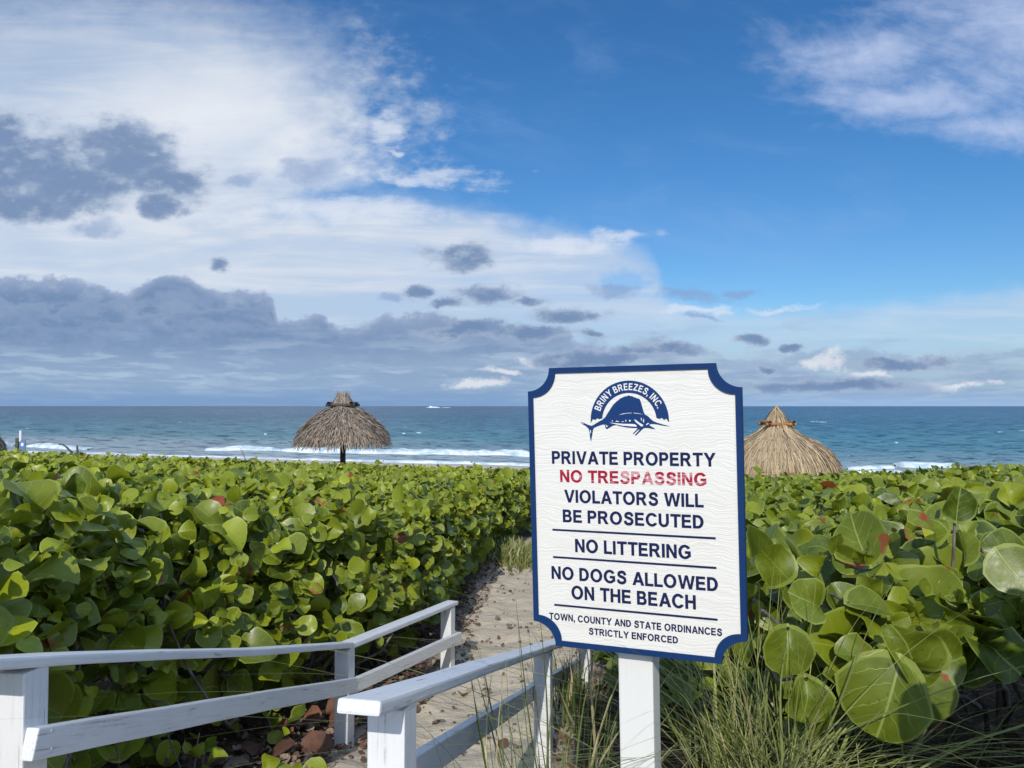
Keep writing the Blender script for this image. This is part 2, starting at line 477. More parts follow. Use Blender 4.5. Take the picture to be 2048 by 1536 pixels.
def flat_paint(name, c, rough=0.5, var=0.12):
    m, n, b, out = new_mat(name)
    co = n.new('ShaderNodeTexCoord').outputs['Object']
    p = n.noise(co, 35.0, 5, 0.6)
    c2 = (c[0] * (1 - var * 2) + var * .1, c[1] * (1 - var * 2) + var * .1, c[2] * (1 - var * 2) + var * .1, 1)
    n.put(b.inputs['Base Color'], n.mix(n.sstep(p, 0.4, 0.7), c, c2))
    b.inputs['Roughness'].default_value = rough
    b.inputs['Specular IOR Level'].default_value = 0.16
    n.put(b.inputs['Normal'], bump(n, n.noise(co, 160.0, 3, 0.6), 0.12, 0.003))
    return m

def sign_face_material():
    m, n, b, out = new_mat("sandblasted_white_board")
    co = n.new('ShaderNodeTexCoord').outputs['Object']
    x, y, z = n.sep(co)
    wob = n.noise(n.comb(n.m('MULTIPLY', x, 7), 0.0, n.m('MULTIPLY', z, 9)), 1.0, 3, 0.55)
    zz = n.m('ADD', n.m('MULTIPLY', z, 215), n.m('MULTIPLY', wob, 17.0))
    g = n.noise(n.comb(n.m('MULTIPLY', x, 4.0), 0.0, zz), 1.0, 3, 0.55)
    g2 = n.noise(n.comb(n.m('MULTIPLY', x, 14.0), 2.0, n.m('MULTIPLY', zz, 2.3)), 1.0, 2, 0.5)
    h = n.m('ADD', n.sstep(g, 0.38, 0.62), n.m('MULTIPLY', g2, 0.35))
    groove = n.sstep(g, 0.46, 0.36)
    c = n.mix(n.m('MULTIPLY', groove, 0.22), (0.755, 0.735, 0.665, 1), (0.53, 0.50, 0.43, 1))
    bl = n.noise(n.v('MULTIPLY', co, (5, 5, 7)), 1.0, 5, 0.65)
    c = n.mix(n.sstep(bl, 0.45, 0.75, 0, 0.22), c, (0.66, 0.62, 0.53, 1))
    n.put(b.inputs['Base Color'], c)
    b.inputs['Roughness'].default_value = 0.55
    n.put(b.inputs['Normal'], bump(n, h, 0.24, 0.0022))
    return m

def worn_red_material():
    m, n, b, out = new_mat("worn_red_paint")
    co = n.new('ShaderNodeTexCoord').outputs['Object']
    x, y, z = n.sep(co)
    p = n.noise(n.comb(n.m('MULTIPLY', x, 26), 0, n.m('MULTIPLY', z, 190)), 1.0, 4, 0.65)
    q = n.noise(n.comb(n.m('MULTIPLY', x, 11), 3.3, n.m('MULTIPLY', z, 14)), 1.0, 2, 0.5)
    f = n.m('ADD', p, n.m('MULTIPLY', n.m('SUBTRACT', q, 0.5), 0.9))
    right = n.sstep(n.m('ABSOLUTE', n.m('SUBTRACT', x, 0.012)), 0.16, 0.06)
    f = n.m('ADD', f, n.m('MULTIPLY', right, 0.05))
    c = n.mix(n.sstep(f, 0.50, 0.62), (0.34, 0.008, 0.036, 1), (0.60, 0.30, 0.33, 1))
    n.put(b.inputs['Base Color'], c)
    b.inputs['Roughness'].default_value = 0.65
    b.inputs['Specular IOR Level'].default_value = 0.15
    return m

M_LEAF = leaf_material()
M_DEAD = dead_leaf_material()
M_BARK = bark_material("grey_bark", (0.10, 0.08, 0.062, 1), (0.27, 0.24, 0.21, 1))
M_PAINT = paint_material("white_rail_paint", (0.75, 0.755, 0.75, 1), 1.0)
M_POSTP = paint_material("white_sign_post_paint", (0.745, 0.745, 0.70, 1), 0.12)
M_GRASS = grass_material()
M_BLUE = flat_paint("blue_border_paint", (0.006, 0.034, 0.120, 1), 0.6, 0.05)
M_NAVY = flat_paint("navy_letter_paint", (0.008, 0.015, 0.070, 1), 0.65, 0.05)
M_LOGO = flat_paint("emblem_blue_paint", (0.010, 0.042, 0.15, 1), 0.45, 0.05)
M_FACE = sign_face_material()
M_RED = worn_red_material()
M_WHITE = flat_paint("emblem_white_paint", (0.78, 0.77, 0.73, 1), 0.5, 0.03)

# ------------------------------------------------------------------ terrain
SEA = -4.5
def path_c(Y):      # centre line of the sandy path
    return np.interp(Y, [0, 1.7, 4.1, 5.7, 8, 11, 13, 16, 20], [-.85, -.78, -.38, .0, .14, .42, .92, 1.9, 3.3])
def path_w(Y):
    return np.interp(Y, [0, 4, 6, 8, 11, 16], [.60, .57, .52, .56, .62, .68])

def zground0(X, Y):
    w = np.where(Y > 20, Y + .386 * X * np.clip((Y - 20) / 18, 0, 1), Y)
    z = np.interp(w, [-5, 0, 2, 4.3, 5.8, 11, 20, 26, 40, 56.5, 63, 90], [-1.5, -1.5, -1.55, -1.93, -2.09, -2.25, -2.75, -3.25, -3.85, -4.47, -4.85, -6.5])
    t = np.clip((X - .30) / .35, 0, 1)
    z = z + .42 * t * t * (3 - 2 * t) * np.exp(-((Y - 1.9) / 1.1) ** 2)
    return z
def zground(X, Y):
    z = zground0(X, Y)
    near = np.clip((30 - Y) / 12, 0, 1)
    z = z + near * (.030 * nz(X, Y, 3, 1.6, 3) + .012 * nz(X, Y, 4, 9, 3))
    d = np.abs(X - path_c(Y)) - path_w(Y)
    z = z + near * .07 * np.clip(d / .5, -.6, 1)      # the trodden path lies a little lower
    return z

def grid_faces(nr, nc):
    i = np.arange(nr - 1)[:, None] * nc + np.arange(nc - 1)[None, :]
    return np.stack([i, i + 1, i + nc + 1, i + nc], -1).reshape(-1, 4)

def ground_material():
    m, n, b, out = new_mat("dune_ground")
    co = n.new('ShaderNodeTexCoord').outputs['Object']
    lit = attr(n, 'litter').outputs['Fac']
    wet = attr(n, 'wet').outputs['Fac']
    p1 = n.noise(co, 3.0, 6, 0.65)
    p2 = n.noise(co, 38.0, 5, 0.7)
    sand = n.mix(n.sstep(p1, 0.35, 0.7), (0.54, 0.455, 0.34, 1), (0.63, 0.54, 0.41, 1))
    sand = n.mix(n.sstep(p2, 0.58, 0.70, 0, .6), sand, (0.17, 0.125, 0.085, 1))
    lt = n.mix(n.sstep(p2, 0.38, 0.66), (0.050, 0.033, 0.022, 1), (0.21, 0.145, 0.10, 1))
    f = n.sstep(n.m('ADD', lit, n.m('MULTIPLY', n.m('SUBTRACT', p1, 0.5), 0.9)), 0.3, 0.75)
    c = n.mix(f, sand, lt)
    c = n.mix(wet, c, (0.42, 0.41, 0.43, 1))
    n.put(b.inputs['Base Color'], c)
    b.inputs['Roughness'].default_value = 0.9
    b.inputs['Specular IOR Level'].default_value = 0.15
    n.put(b.inputs['Normal'], bump(n, n.m('ADD', p2, n.m('MULTIPLY', n.noise(co, 11.0, 5, .6), 1.5)), 0.7, 0.03))
    return m
M_GROUND = ground_material()

def build_ground():
    t = np.linspace(-1, 1, 301)
    xs = np.sign(t) * (np.abs(t) * 6 + np.abs(t) ** 4 * 70)
    q = np.linspace(0, 1, 300)
    ys = -4 + 16 * q + 84 * q ** 4
    X, Y = np.meshgrid(xs, ys)
    Z = zground(X, Y)
    d = np.abs(X - path_c(Y)) - path_w(Y)
    lit = np.clip(d / .45 + .25, 0, 1) * np.clip((24 - Y) / 3, 0, 1)
    w = Y + .386 * X
    wet = np.clip((w - 52) / 5, 0, 1)
    Vt = np.stack([X, Y, Z], -1).reshape(-1, 3)
    o = mesh_obj("ground", Vt, grid_faces(*X.shape), M_GROUND, attrs={'litter': ('FLOAT', lit), 'wet': ('FLOAT', wet)})
    tag(o, "sandy dune ground with brown leaf litter sloping down to the beach", "ground", kind='structure')
build_ground()

def sand_material():
    m, n, b, out = new_mat("trodden_sand")
    co = n.new('ShaderNodeTexCoord').outputs['Object']
    e = attr(n, 'litter').outputs['Fac']
    p1 = n.noise(co, 2.3, 6, 0.6)
    p2 = n.noise(co, 26.0, 6, 0.72)
    p3 = n.noise(co, 70.0, 3, 0.6)
    c = n.mix(n.sstep(p1, 0.33, 0.68), (0.53, 0.45, 0.33, 1), (0.62, 0.53, 0.395, 1))
    c = n.mix(n.sstep(p2, 0.64, 0.72, 0, .6), c, (0.20, 0.145, 0.095, 1))
    c = n.mix(n.sstep(p3, 0.70, 0.78, 0, .5), c, (0.26, 0.13, 0.08, 1))
    f = n.sstep(n.m('ADD', e, n.m('MULTIPLY', n.m('SUBTRACT', p2, 0.5), 1.6)), 0.70, 1.05)
    c = n.mix(n.m('MULTIPLY', f, .8), c, (0.13, 0.09, 0.06, 1))
    n.put(b.inputs['Base Color'], c)
    b.inputs['Roughness'].default_value = 0.92
    b.inputs['Specular IOR Level'].default_value = 0.12
    h = n.m('ADD', n.m('MULTIPLY', n.noise(co, 7.0, 4, .55), 2.2), n.m('MULTIPLY', p2, .6))
    n.put(b.inputs['Normal'], bump(n, h, 0.6, 0.03))
    return m

def build_path():
    ys = np.linspace(-1.0, 21, 330) ** 1.0
    s = np.linspace(-1, 1, 40)
    Yg, Sg = np.meshgrid(ys, s, indexing='ij')
    wob = .10 * nz(Yg * 1.0, Sg * 0.0 + np.sign(Sg) * 3, 8, 2.2, 3)
    X = path_c(Yg) + Sg * (path_w(Yg) + .10 + wob)
    Z = zground(X, Yg) + .022 - .06 * np.clip(np.abs(Sg) - .72, 0, 1) / .28
    Z = Z + .016 * nz(X, Yg, 21, 10, 3)
    Vt = np.stack([X, Yg, Z], -1).reshape(-1, 3)
    o = mesh_obj("path", Vt, grid_faces(*X.shape), sand_material(), attrs={'litter': ('FLOAT', np.abs(Sg) ** 3)})
    tag(o, "trodden sandy path running between the hedges to the beach", "path", kind='structure')
build_path()

# ------------------------------------------------------------------ sea
def water_material():
    m, n, b, out = new_mat("sea_water")
    co = n.new('ShaderNodeTexCoord').outputs['Object']
    x, y, z = n.sep(co)
    w = n.m('ADD', y, n.m('MULTIPLY', x, 0.386))
    lw = n.m('LOGARITHM', n.m('MAXIMUM', w, 1.0), 10.0)     # 1.78 at the shore, 3 at a kilometre
    big = n.noise(n.comb(n.m('MULTIPLY', x, .006), n.m('MULTIPLY', y, .022), 0), 1.0, 5, .6)
    k = n.m('ADD', lw, n.m('MULTIPLY', n.m('SUBTRACT', big, .5), .35))
    c = n.mix(n.sstep(k, 1.80, 2.02), (0.34, 0.40, 0.39, 1), (0.075, 0.215, 0.245, 1))
    c = n.mix(n.sstep(k, 2.0, 2.5), c, (0.020, 0.100, 0.160, 1))
    c = n.mix(n.sstep(k, 2.6, 3.3), c, (0.008, 0.046, 0.108, 1))
    # chop: noise that keeps its grain from the shore to the horizon
    ly = n.m('MULTIPLY', lw, 60.0)
    bear = n.m('DIVIDE', x, n.m('MAXIMUM', y, 20.0))
    chop = n.noise(n.comb(n.m('MULTIPLY', bear, 30), n.m('MULTIPLY', ly, 1.5), 0.0), 1.0, 6, .66, .3)
    c = n.mix(n.sstep(chop, .47, .62, 0, .85), c, (0.010, 0.048, 0.095, 1))
    c = n.mix(n.sstep(chop, .46, .33, 0, .65), c, (0.12, 0.27, 0.33, 1))
    cap = n.noise(n.comb(n.m('MULTIPLY', bear, 30), n.m('MULTIPLY', lw, 85), 5.0), 1.0, 3, .55)
    c = n.mix(n.sstep(cap, .735, .76), c, (0.70, 0.76, 0.78, 1))
    n.put(b.inputs['Base Color'], c)
    b.inputs['Roughness'].default_value = 0.28
    b.inputs['IOR'].default_value = 1.33
    b.inputs['Specular IOR Level'].default_value = 0.22
    rip = n.noise(n.v('MULTIPLY', co, (.5, 1.3, 1)), 1.0, 6, .65)
    n.put(b.inputs['Normal'], bump(n, rip, 0.7, 0.5))
    return m

def zsea(X, Y):
    w = Y + .386 * X
    a = np.clip((w - 56) / 25, .15, 1)
    z = .16 * nz(X * .35, Y, 31, .55, 4) + .10 * nz(X * .5, Y, 32, 1.9, 3)
    return SEA + a * z

def build_sea():
    y = np.concatenate([np.linspace(4.5 * 1500 / 56, 4.5 * 1500 / 128, 2)[:0], 6750 / np.arange(138, 6, -.28), 6750 / np.array([5, 3.5, 2, 1, .3])])
    u = np.linspace(-1.25, 1.25, 760)
    W, Ug = np.meshgrid(y, u, indexing='ij')
    Y = W / (1 + .386 * Ug * .62)
    X = Ug * Y
    Z = np.where(W < 900, zsea(X, Y), SEA)
    Vt = np.stack([X, Y, Z], -1).reshape(-1, 3)
    o = mesh_obj("sea", Vt, grid_faces(*X.shape), water_material())
    tag(o, "choppy blue green sea reaching the horizon", "sea", kind='structure')
build_sea()

def foam_material():
    m, n, b, out = new_mat("sea_foam")
    co = n.new('ShaderNodeTexCoord').outputs['Object']
    p = n.noise(n.v('MULTIPLY', co, (.8, 1.2, 2)), 1.0, 6, .65)
    n.put(b.inputs['Base Color'], n.mix(n.sstep(p, .35, .62), (0.34, 0.47, 0.51, 1), (0.72, 0.76, 0.78, 1)))
    b.inputs['Roughness'].default_value = .8
    n.put(b.inputs['Normal'], bump(n, p, .5, .2))
    return m
M_FOAM = foam_material()

def at(px, py, zc):
    """point on the level z = zc that lies at the photograph's bearing"""
    Y = -zc * 1500 / (py - 812)
    return (px - 1024) / 1500 * Y, Y

def breaker(px0, px1, py0, py1, thick, height, seed, flat=False):
    """a ridge of tumbling foam lying on the water"""
    nseg = max(24, int((px1 - px0) / 2.2))
    k = 9
    t = np.linspace(0, 1, nseg)
    px = px0 + (px1 - px0) * t
    py = py0 + (py1 - py0) * t
    Yc = 6750 / (py - 812)
    Xc = (px - 1024) / 1500 * Yc
    dep = thick * (1 + .55 * nz(Xc, Yc * 0, seed, .55, 4)) * np.clip(np.minimum(t, 1 - t) * 14 + .12, 0, 1)
    hgt = height * (1 + .5 * nz(Xc, Yc * 0 + 9, seed + 1, .8, 4)) * np.clip(np.minimum(t, 1 - t) * 10, 0, 1)
    wob = .5 * thick * nz(Xc, Yc * 0 + 4, seed + 2, .3, 3)
    s = np.linspace(-1, 1, k)
    prof = np.array([0, .55, .9, 1, .85, .6, .4, .2, 0])
    Y = Yc[:, None] + wob[:, None] + dep[:, None] * s[None, :]
    X = np.repeat(Xc[:, None], k, 1)
    Z = SEA + .10 + (hgt[:, None] * prof[None, :]) * (1 + .25 * nz(X * 2, Y * 2, seed + 5, 1.5, 3))
    Z[:, 0] -= .3; Z[:, -1] -= .3
    return np.stack([X, Y, Z], -1).reshape(-1, 3), grid_faces(nseg, k)

def build_foam():
    specs = [("long white breaker curling in the surf left of the thatched palapas", [(415, 556, 899, 901, 1.5, .26), (548, 1110, 901, 912, 1.9, .32)]),
             ("short white breaker beside the blue beach marker", [(-60, 30, 890, 891, 2.0, .3), (62, 180, 892, 899, 1.6, .22)]),
             ("short white breaker at the edge of the hedge right of the straw palapa", [(1785, 1905, 931, 932, 1.0, .22), (1690, 1785, 938, 935, .8, .1)]),
             ("thin swash line of foam running up the sand", [(190, 620, 910, 921, 1.3, .10), (520, 1120, 919, 931, 1.2, .10), (1650, 1800, 945, 944, .8, .08), (-80, 240, 904, 910, 1.3, .10)])]
    for j, (lab, parts) in enumerate(specs):
        Vs, Fs, off = [], [], 0
        for i, p in enumerate(parts):
            Vt, F = breaker(*p, 100 + j * 20 + i * 5)
            Vs.append(Vt); Fs.append(F + off); off += len(Vt)
        o = mesh_obj("surf_foam", np.concatenate(Vs), np.concatenate(Fs), M_FOAM)
        tag(o, lab, "surf", kind='stuff')
    Vs, Fs, off = [], [], 0
    for i, (px, py, wd) in enumerate([(1642, 844.5, 13), (1626, 843.5, 7), (2044, 862.5, 18), (838, 866, 9), (808, 867, 6), (1790, 886, 7), (532, 868, 5)]):
        Vt, F = breaker(px - wd / 2, px + wd / 2, py, py + .4, (.3 if py > 855 else 2.2), .04 if py > 855 else .10, 300 + i)
        Vs.append(Vt); Fs.append(F + off); off += len(Vt)
    o = mesh_obj("whitecap_foam", np.concatenate(Vs), np.concatenate(Fs), M_FOAM)
    tag(o, "scattered small whitecaps breaking on the open sea", "whitecaps", kind='stuff')
build_foam()

# ------------------------------------------------------------------ boat far out
def build_boat():
    Yb = 1900.0
    Xb = (862 - 1024) / 1500 * Yb
    root = empty("motor_boat", (Xb, Yb, SEA))
    tag(root, "tiny white motor boat throwing spray near the horizon", "boat")
    L, W = 11.0, 3.4
    secs = [(-L, W * .8, 1.5), (-L * .4, W, 1.6), (L * .3, W * .9, 1.9), (L * .8, W * .45, 2.3), (L, .05, 2.6)]
    Vt = []
    for x, w, h in secs:
        Vt += [(x, -w, h), (x, -w * .6, -.4), (x, w * .6, -.4), (x, w, h)]
    F = [[0, 3, 2, 1]]
    for i in range(4):
        for k in range(4):
            a, b2 = i * 4 + k, i * 4 + (k + 1) % 4
            F.append([a, b2, b2 + 4, a + 4])
    wh = flat_paint("boat_white", (.8, .8, .8, 1), .4, .02)
    mesh_obj("hull", Vt, F, wh, root, smooth=False)
    c = [(-4, -2, 1.6), (3, -2, 1.8), (3, 2, 1.8), (-4, 2, 1.6), (-4, -1.7, 4.0), (1.5, -1.6, 4.0), (1.5, 1.6, 4.0), (-4, 1.7, 4.0)]
    mesh_obj("cabin", c, [[0, 1, 5, 4], [1, 2, 6, 5], [2, 3, 7, 6], [3, 0, 4, 7], [4, 5, 6, 7]], wh, root, smooth=False)
    Vt, F = [], []
    for j, (x0, x1, h) in enumerate([(-9, 24, 3.0), (26, 52, 1.0)]):
        n0 = len(Vt)
        for i, t in enumerate(np.linspace(0, 1, 16)):
            hh = h * math.sin(math.pi * min(1, t * 1.0)) ** .5 * (1 + .3 * math.sin(i * 2.3))
            x = x0 + (x1 - x0) * t
            Vt += [(x, -4, -.2), (x, -1, hh), (x, 1, hh * .9), (x, 4, -.2)]
        for i in range(15):
            for k in range(3):
                a = n0 + i * 4 + k
                F.append([a, a + 1, a + 5, a + 4])
    o = mesh_obj("boat_wake_foam", np.array(Vt) + np.array([Xb, Yb, SEA]), F, M_FOAM)
    tag(o, "white wake and spray behind the far motor boat", "wake", kind='stuff')
build_boat()

# ------------------------------------------------------------------ boards (beveled timber with its own grain coordinates)
def board_mesh(name, p0, p1, w, h, mat, parent, side=None, bev=.005, ext0=0, ext1=0, org=(0, 0, 0)):
    """timber from p0 to p1; w across (along `side`), h the other way"""
    p0, p1 = Vector(p0), Vector(p1)
    d = (p1 - p0); L = d.length; d.normalize()
    p0 = p0 - d * ext0; L = L + ext0 + ext1
    if side is None:
        side = d.cross(Vector((0, 0, 1)))
    side = (Vector(side) - d * Vector(side).dot(d)).normalized()
    up = side.cross(d).normalized()
    bm = bmesh.new()
    bmesh.ops.create_cube(bm, size=1.0)
    for v in bm.verts:
        v.co = Vector(((v.co.x + .5) * L, v.co.y * w, v.co.z * h))
    bmesh.ops.bevel(bm, geom=bm.edges[:], offset=bev, segments=2, affect='EDGES', profile=.6)
    nc = max(1, int(L / .12))
    for i in range(1, nc):
        bmesh.ops.bisect_plane(bm, geom=bm.verts[:] + bm.edges[:] + bm.faces[:], plane_co=(L * i / nc, 0, 0), plane_no=(1, 0, 0))
    co = np.array([v.co[:] for v in bm.verts])
    seed = int(abs(p0.x * 917 + p0.y * 331 + p0.z * 57)) % 1000
    luv = co + np.array([seed * 1.37, seed * .11, 0])
    wv = .0045 * nz(co[:, 0], co[:, 0] * 0 + seed, seed, 3.0, 3)
    co = co + np.stack([0 * wv, wv * .7, wv], -1)
    R = np.array([d[:], side[:], up[:]])
    Wd = np.array(p0[:]) + co @ R - np.array(org)
    bm.verts.index_update()
    F = [[v.index for v in f.verts] for f in bm.faces]
    bm.free()
    o = mesh_obj(name, Wd, F, mat, parent, attrs={'luv': ('FLOAT_VECTOR', luv)}, smooth=False)
    return o

def nail_dots(parent, pts, nrm, org):
    nrm = Vector(nrm).normalized()
    a = nrm.cross(Vector((0, 0, 1))).normalized(); b = nrm.cross(a)
    for p in pts:
        p = Vector(p) - Vector(org)
        ring = [p + (a * math.cos(t) + b * math.sin(t)) * .0045 for t in np.linspace(0, 2 * math.pi, 9)[:-1]]
        Vt = [r[:] for r in ring] + [(r + nrm * .0016)[:] for r in ring]
        F = [[i, (i + 1) % 8, 8 + (i + 1) % 8, 8 + i] for i in range(8)] + [[8 + i for i in range(8)]]
        mesh_obj("nail_head", Vt, F, M_NAIL, parent, smooth=False)
M_NAIL = flat_paint("painted_nail", (.55, .55, .53, 1), .5, .1)

def pt(px, py, Y):
    return Vector(((px - 1024) / 1500 * Y, Y, -(py - 812) / 1500 * Y))

def build_railing(name, label, posts, start_ext, end_ext, inner, lower_drop, lower_ext):
    """posts: list of (x, y, z of cap top); inner = +1 when the path lies to the right"""
    root = empty(name, (posts[0][0], posts[0][1], float(zground(np.array(posts[0][0]), np.array(posts[0][1])))))
    tag(root, label, "railing", "white handrails of the beach walkway")
    org = root.location[:]
    PW = .086
    P = [Vector(p) for p in posts]
    dirs = []
    for i in range(len(P)):
        a = P[max(0, i - 1)]; b = P[min(len(P) - 1, i + 1)]
        d = (b - a); d.z = 0
        dirs.append(d.normalized())
    for i, p in enumerate(P):
        d = dirs[i]
        if i == 0:
            d = (P[1] - P[0]); d.z = 0; d.normalize()
        zb = float(zground(np.array(p.x), np.array(p.y))) - .25
        side = d.cross(Vector((0, 0, 1)))
        top = Vector((p.x, p.y, p.z - .029))
        board_mesh("post", (p.x, p.y, zb), top, PW, PW, M_PAINT, root, side=side, bev=.004, org=org)
    for i in range(len(P) - 1):
        a, b = P[i], P[i + 1]
        e0 = start_ext if i == 0 else .012
        e1 = end_ext if i == len(P) - 2 else .012
        dz = Vector((0, 0, -.015))
        board_mesh("top_rail", a + dz, b + dz, .092, .030, M_PAINT, root, bev=.007, ext0=e0, ext1=e1, org=org)
        d = (b - a); d.z = 0; d.normalize()
        sd = d.cross(Vector((0, 0, 1))) * inner
        off = sd * (PW / 2 + .019 + .001)
        lo = Vector((0, 0, -lower_drop[i])); hi = Vector((0, 0, -lower_drop[i + 1]))
        l0 = lower_ext[0] if i == 0 else -.02
        l1 = lower_ext[1] if i == len(P) - 2 else -.02
        if i > 0:
            l0 = .03
        board_mesh("lower_rail", a + lo + off, b + hi + off, .036, .078, M_PAINT, root, bev=.004, ext0=l0, ext1=l1, org=org)
        f = off + sd * .0175
        pts = []
        for q, s2 in ((a + lo, 1), (b + hi, -1)):
            for zz in (.024, -.024):
                pts.append(q + d * (.012 * s2) + f + Vector((0, 0, zz)))
        nail_dots(root, pts, sd, org)
    return root

LP = [pt(55, 1308, 1.99), pt(693, 1281, 4.32), pt(897, 1202, 5.8)]
RP = [pt(788, 1372, 1.70), pt(1086, 1284, 3.95), pt(1169, 1258, 5.62)]
build_railing("handrail", "white wooden handrail on the left of the path below the broad hedge", [p[:] for p in LP], .245, .10, 1, (.215, .232, .27), (.045, .09))
build_railing("handrail", "white wooden handrail with worn rounded end running behind the notice sign", [p[:] for p in RP], .205, .10, -1, (.255, .250, .26), (.30, .09))

# ------------------------------------------------------------------ notice sign
SC = Vector((0.29666, 1.86064, -0.25690))
UX = Vector((0.93049, -0.36615, 0.01075)).normalized()
VZ = Vector((-0.02525, -0.03482, 0.99907)).normalized()
NY = VZ.cross(UX).normalized()           # into the board
VZ = UX.cross(NY).normalized()
W2, H2 = .2655, .3568

def board_outline(inset=0.0, r=.059, step=12):
    w, h = W2 - inset, H2 - inset
    rr = r + inset * .15
    pts = []
    for cx, cy, a0 in ((1, 1, 180), (1, -1, 90), (-1, -1, 0), (-1, 1, 270)):
        # scooped corner: an arc about the true corner, walked clockwise round the board
        X, Yc = cx * w, cy * h
        arc = []
        for i in range(step + 1):
            a = math.radians(a0 + 90 * i / step)
            arc.append((X + rr * math.cos(a), Yc + rr * math.sin(a)))
        pts += arc
    return pts

def prism(pts, y0, y1):
    """outline in (x,z), between depths y0 (front) and y1 (back)"""
    n = len(pts)
    Vt = [(x, y0, z) for x, z in pts] + [(x, y1, z) for x, z in pts]
    F = [list(range(n))[::-1], list(range(n, 2 * n))]
    for i in range(n):
        j = (i + 1) % n
        F.append([i, j, n + j, n + i])
    return Vt, F

def bm_obj(name, Vt, F, mat, parent, tri=True, smooth=False):
    me = bpy.data.meshes.new(name)
    me.from_pydata(Vt, [], F)
    bm = bmesh.new(); bm.from_mesh(me)
    if tri:
        bmesh.ops.triangulate(bm, faces=[f for f in bm.faces if len(f.verts) > 4])
    bmesh.ops.recalc_face_normals(bm, faces=bm.faces[:])
    bm.to_mesh(me); bm.free()
    me.materials.append(mat)
    o = bpy.data.objects.new(name, me)
    COL.objects.link(o)
    o.parent = parent
    return o

def _arc(cx, cy, rx, ry, a0, a1, k=14):
    return [(cx + rx * math.cos(math.radians(a0 + (a1 - a0) * i / k)), cy + ry * math.sin(math.radians(a0 + (a1 - a0) * i / k))) for i in range(k + 1)]

def _ribbon(pts, hw):
    """outline of a pen stroke of half width hw along a smoothed spine"""
    P = [np.array(p) for p in pts]
    Q = []
    for i in range(len(P) - 1):
        p0 = P[max(i - 1, 0)]; p1 = P[i]; p2 = P[i + 1]; p3 = P[min(i + 2, len(P) - 1)]
        for t in np.linspace(0, 1, 4)[:-1]:
            Q.append(.5 * (2 * p1 + (p2 - p0) * t + (2 * p0 - 5 * p1 + 4 * p2 - p3) * t * t + (3 * p1 - p0 - 3 * p2 + p3) * t ** 3))
    Q.append(P[-1]); Q = np.array(Q)
    d = np.gradient(Q, axis=0); d /= np.linalg.norm(d, axis=1)[:, None]
    nn = np.stack([-d[:, 1], d[:, 0]], 1) * hw
    return [tuple(p) for p in (Q + nn)] + [tuple(p) for p in (Q - nn)[::-1]]

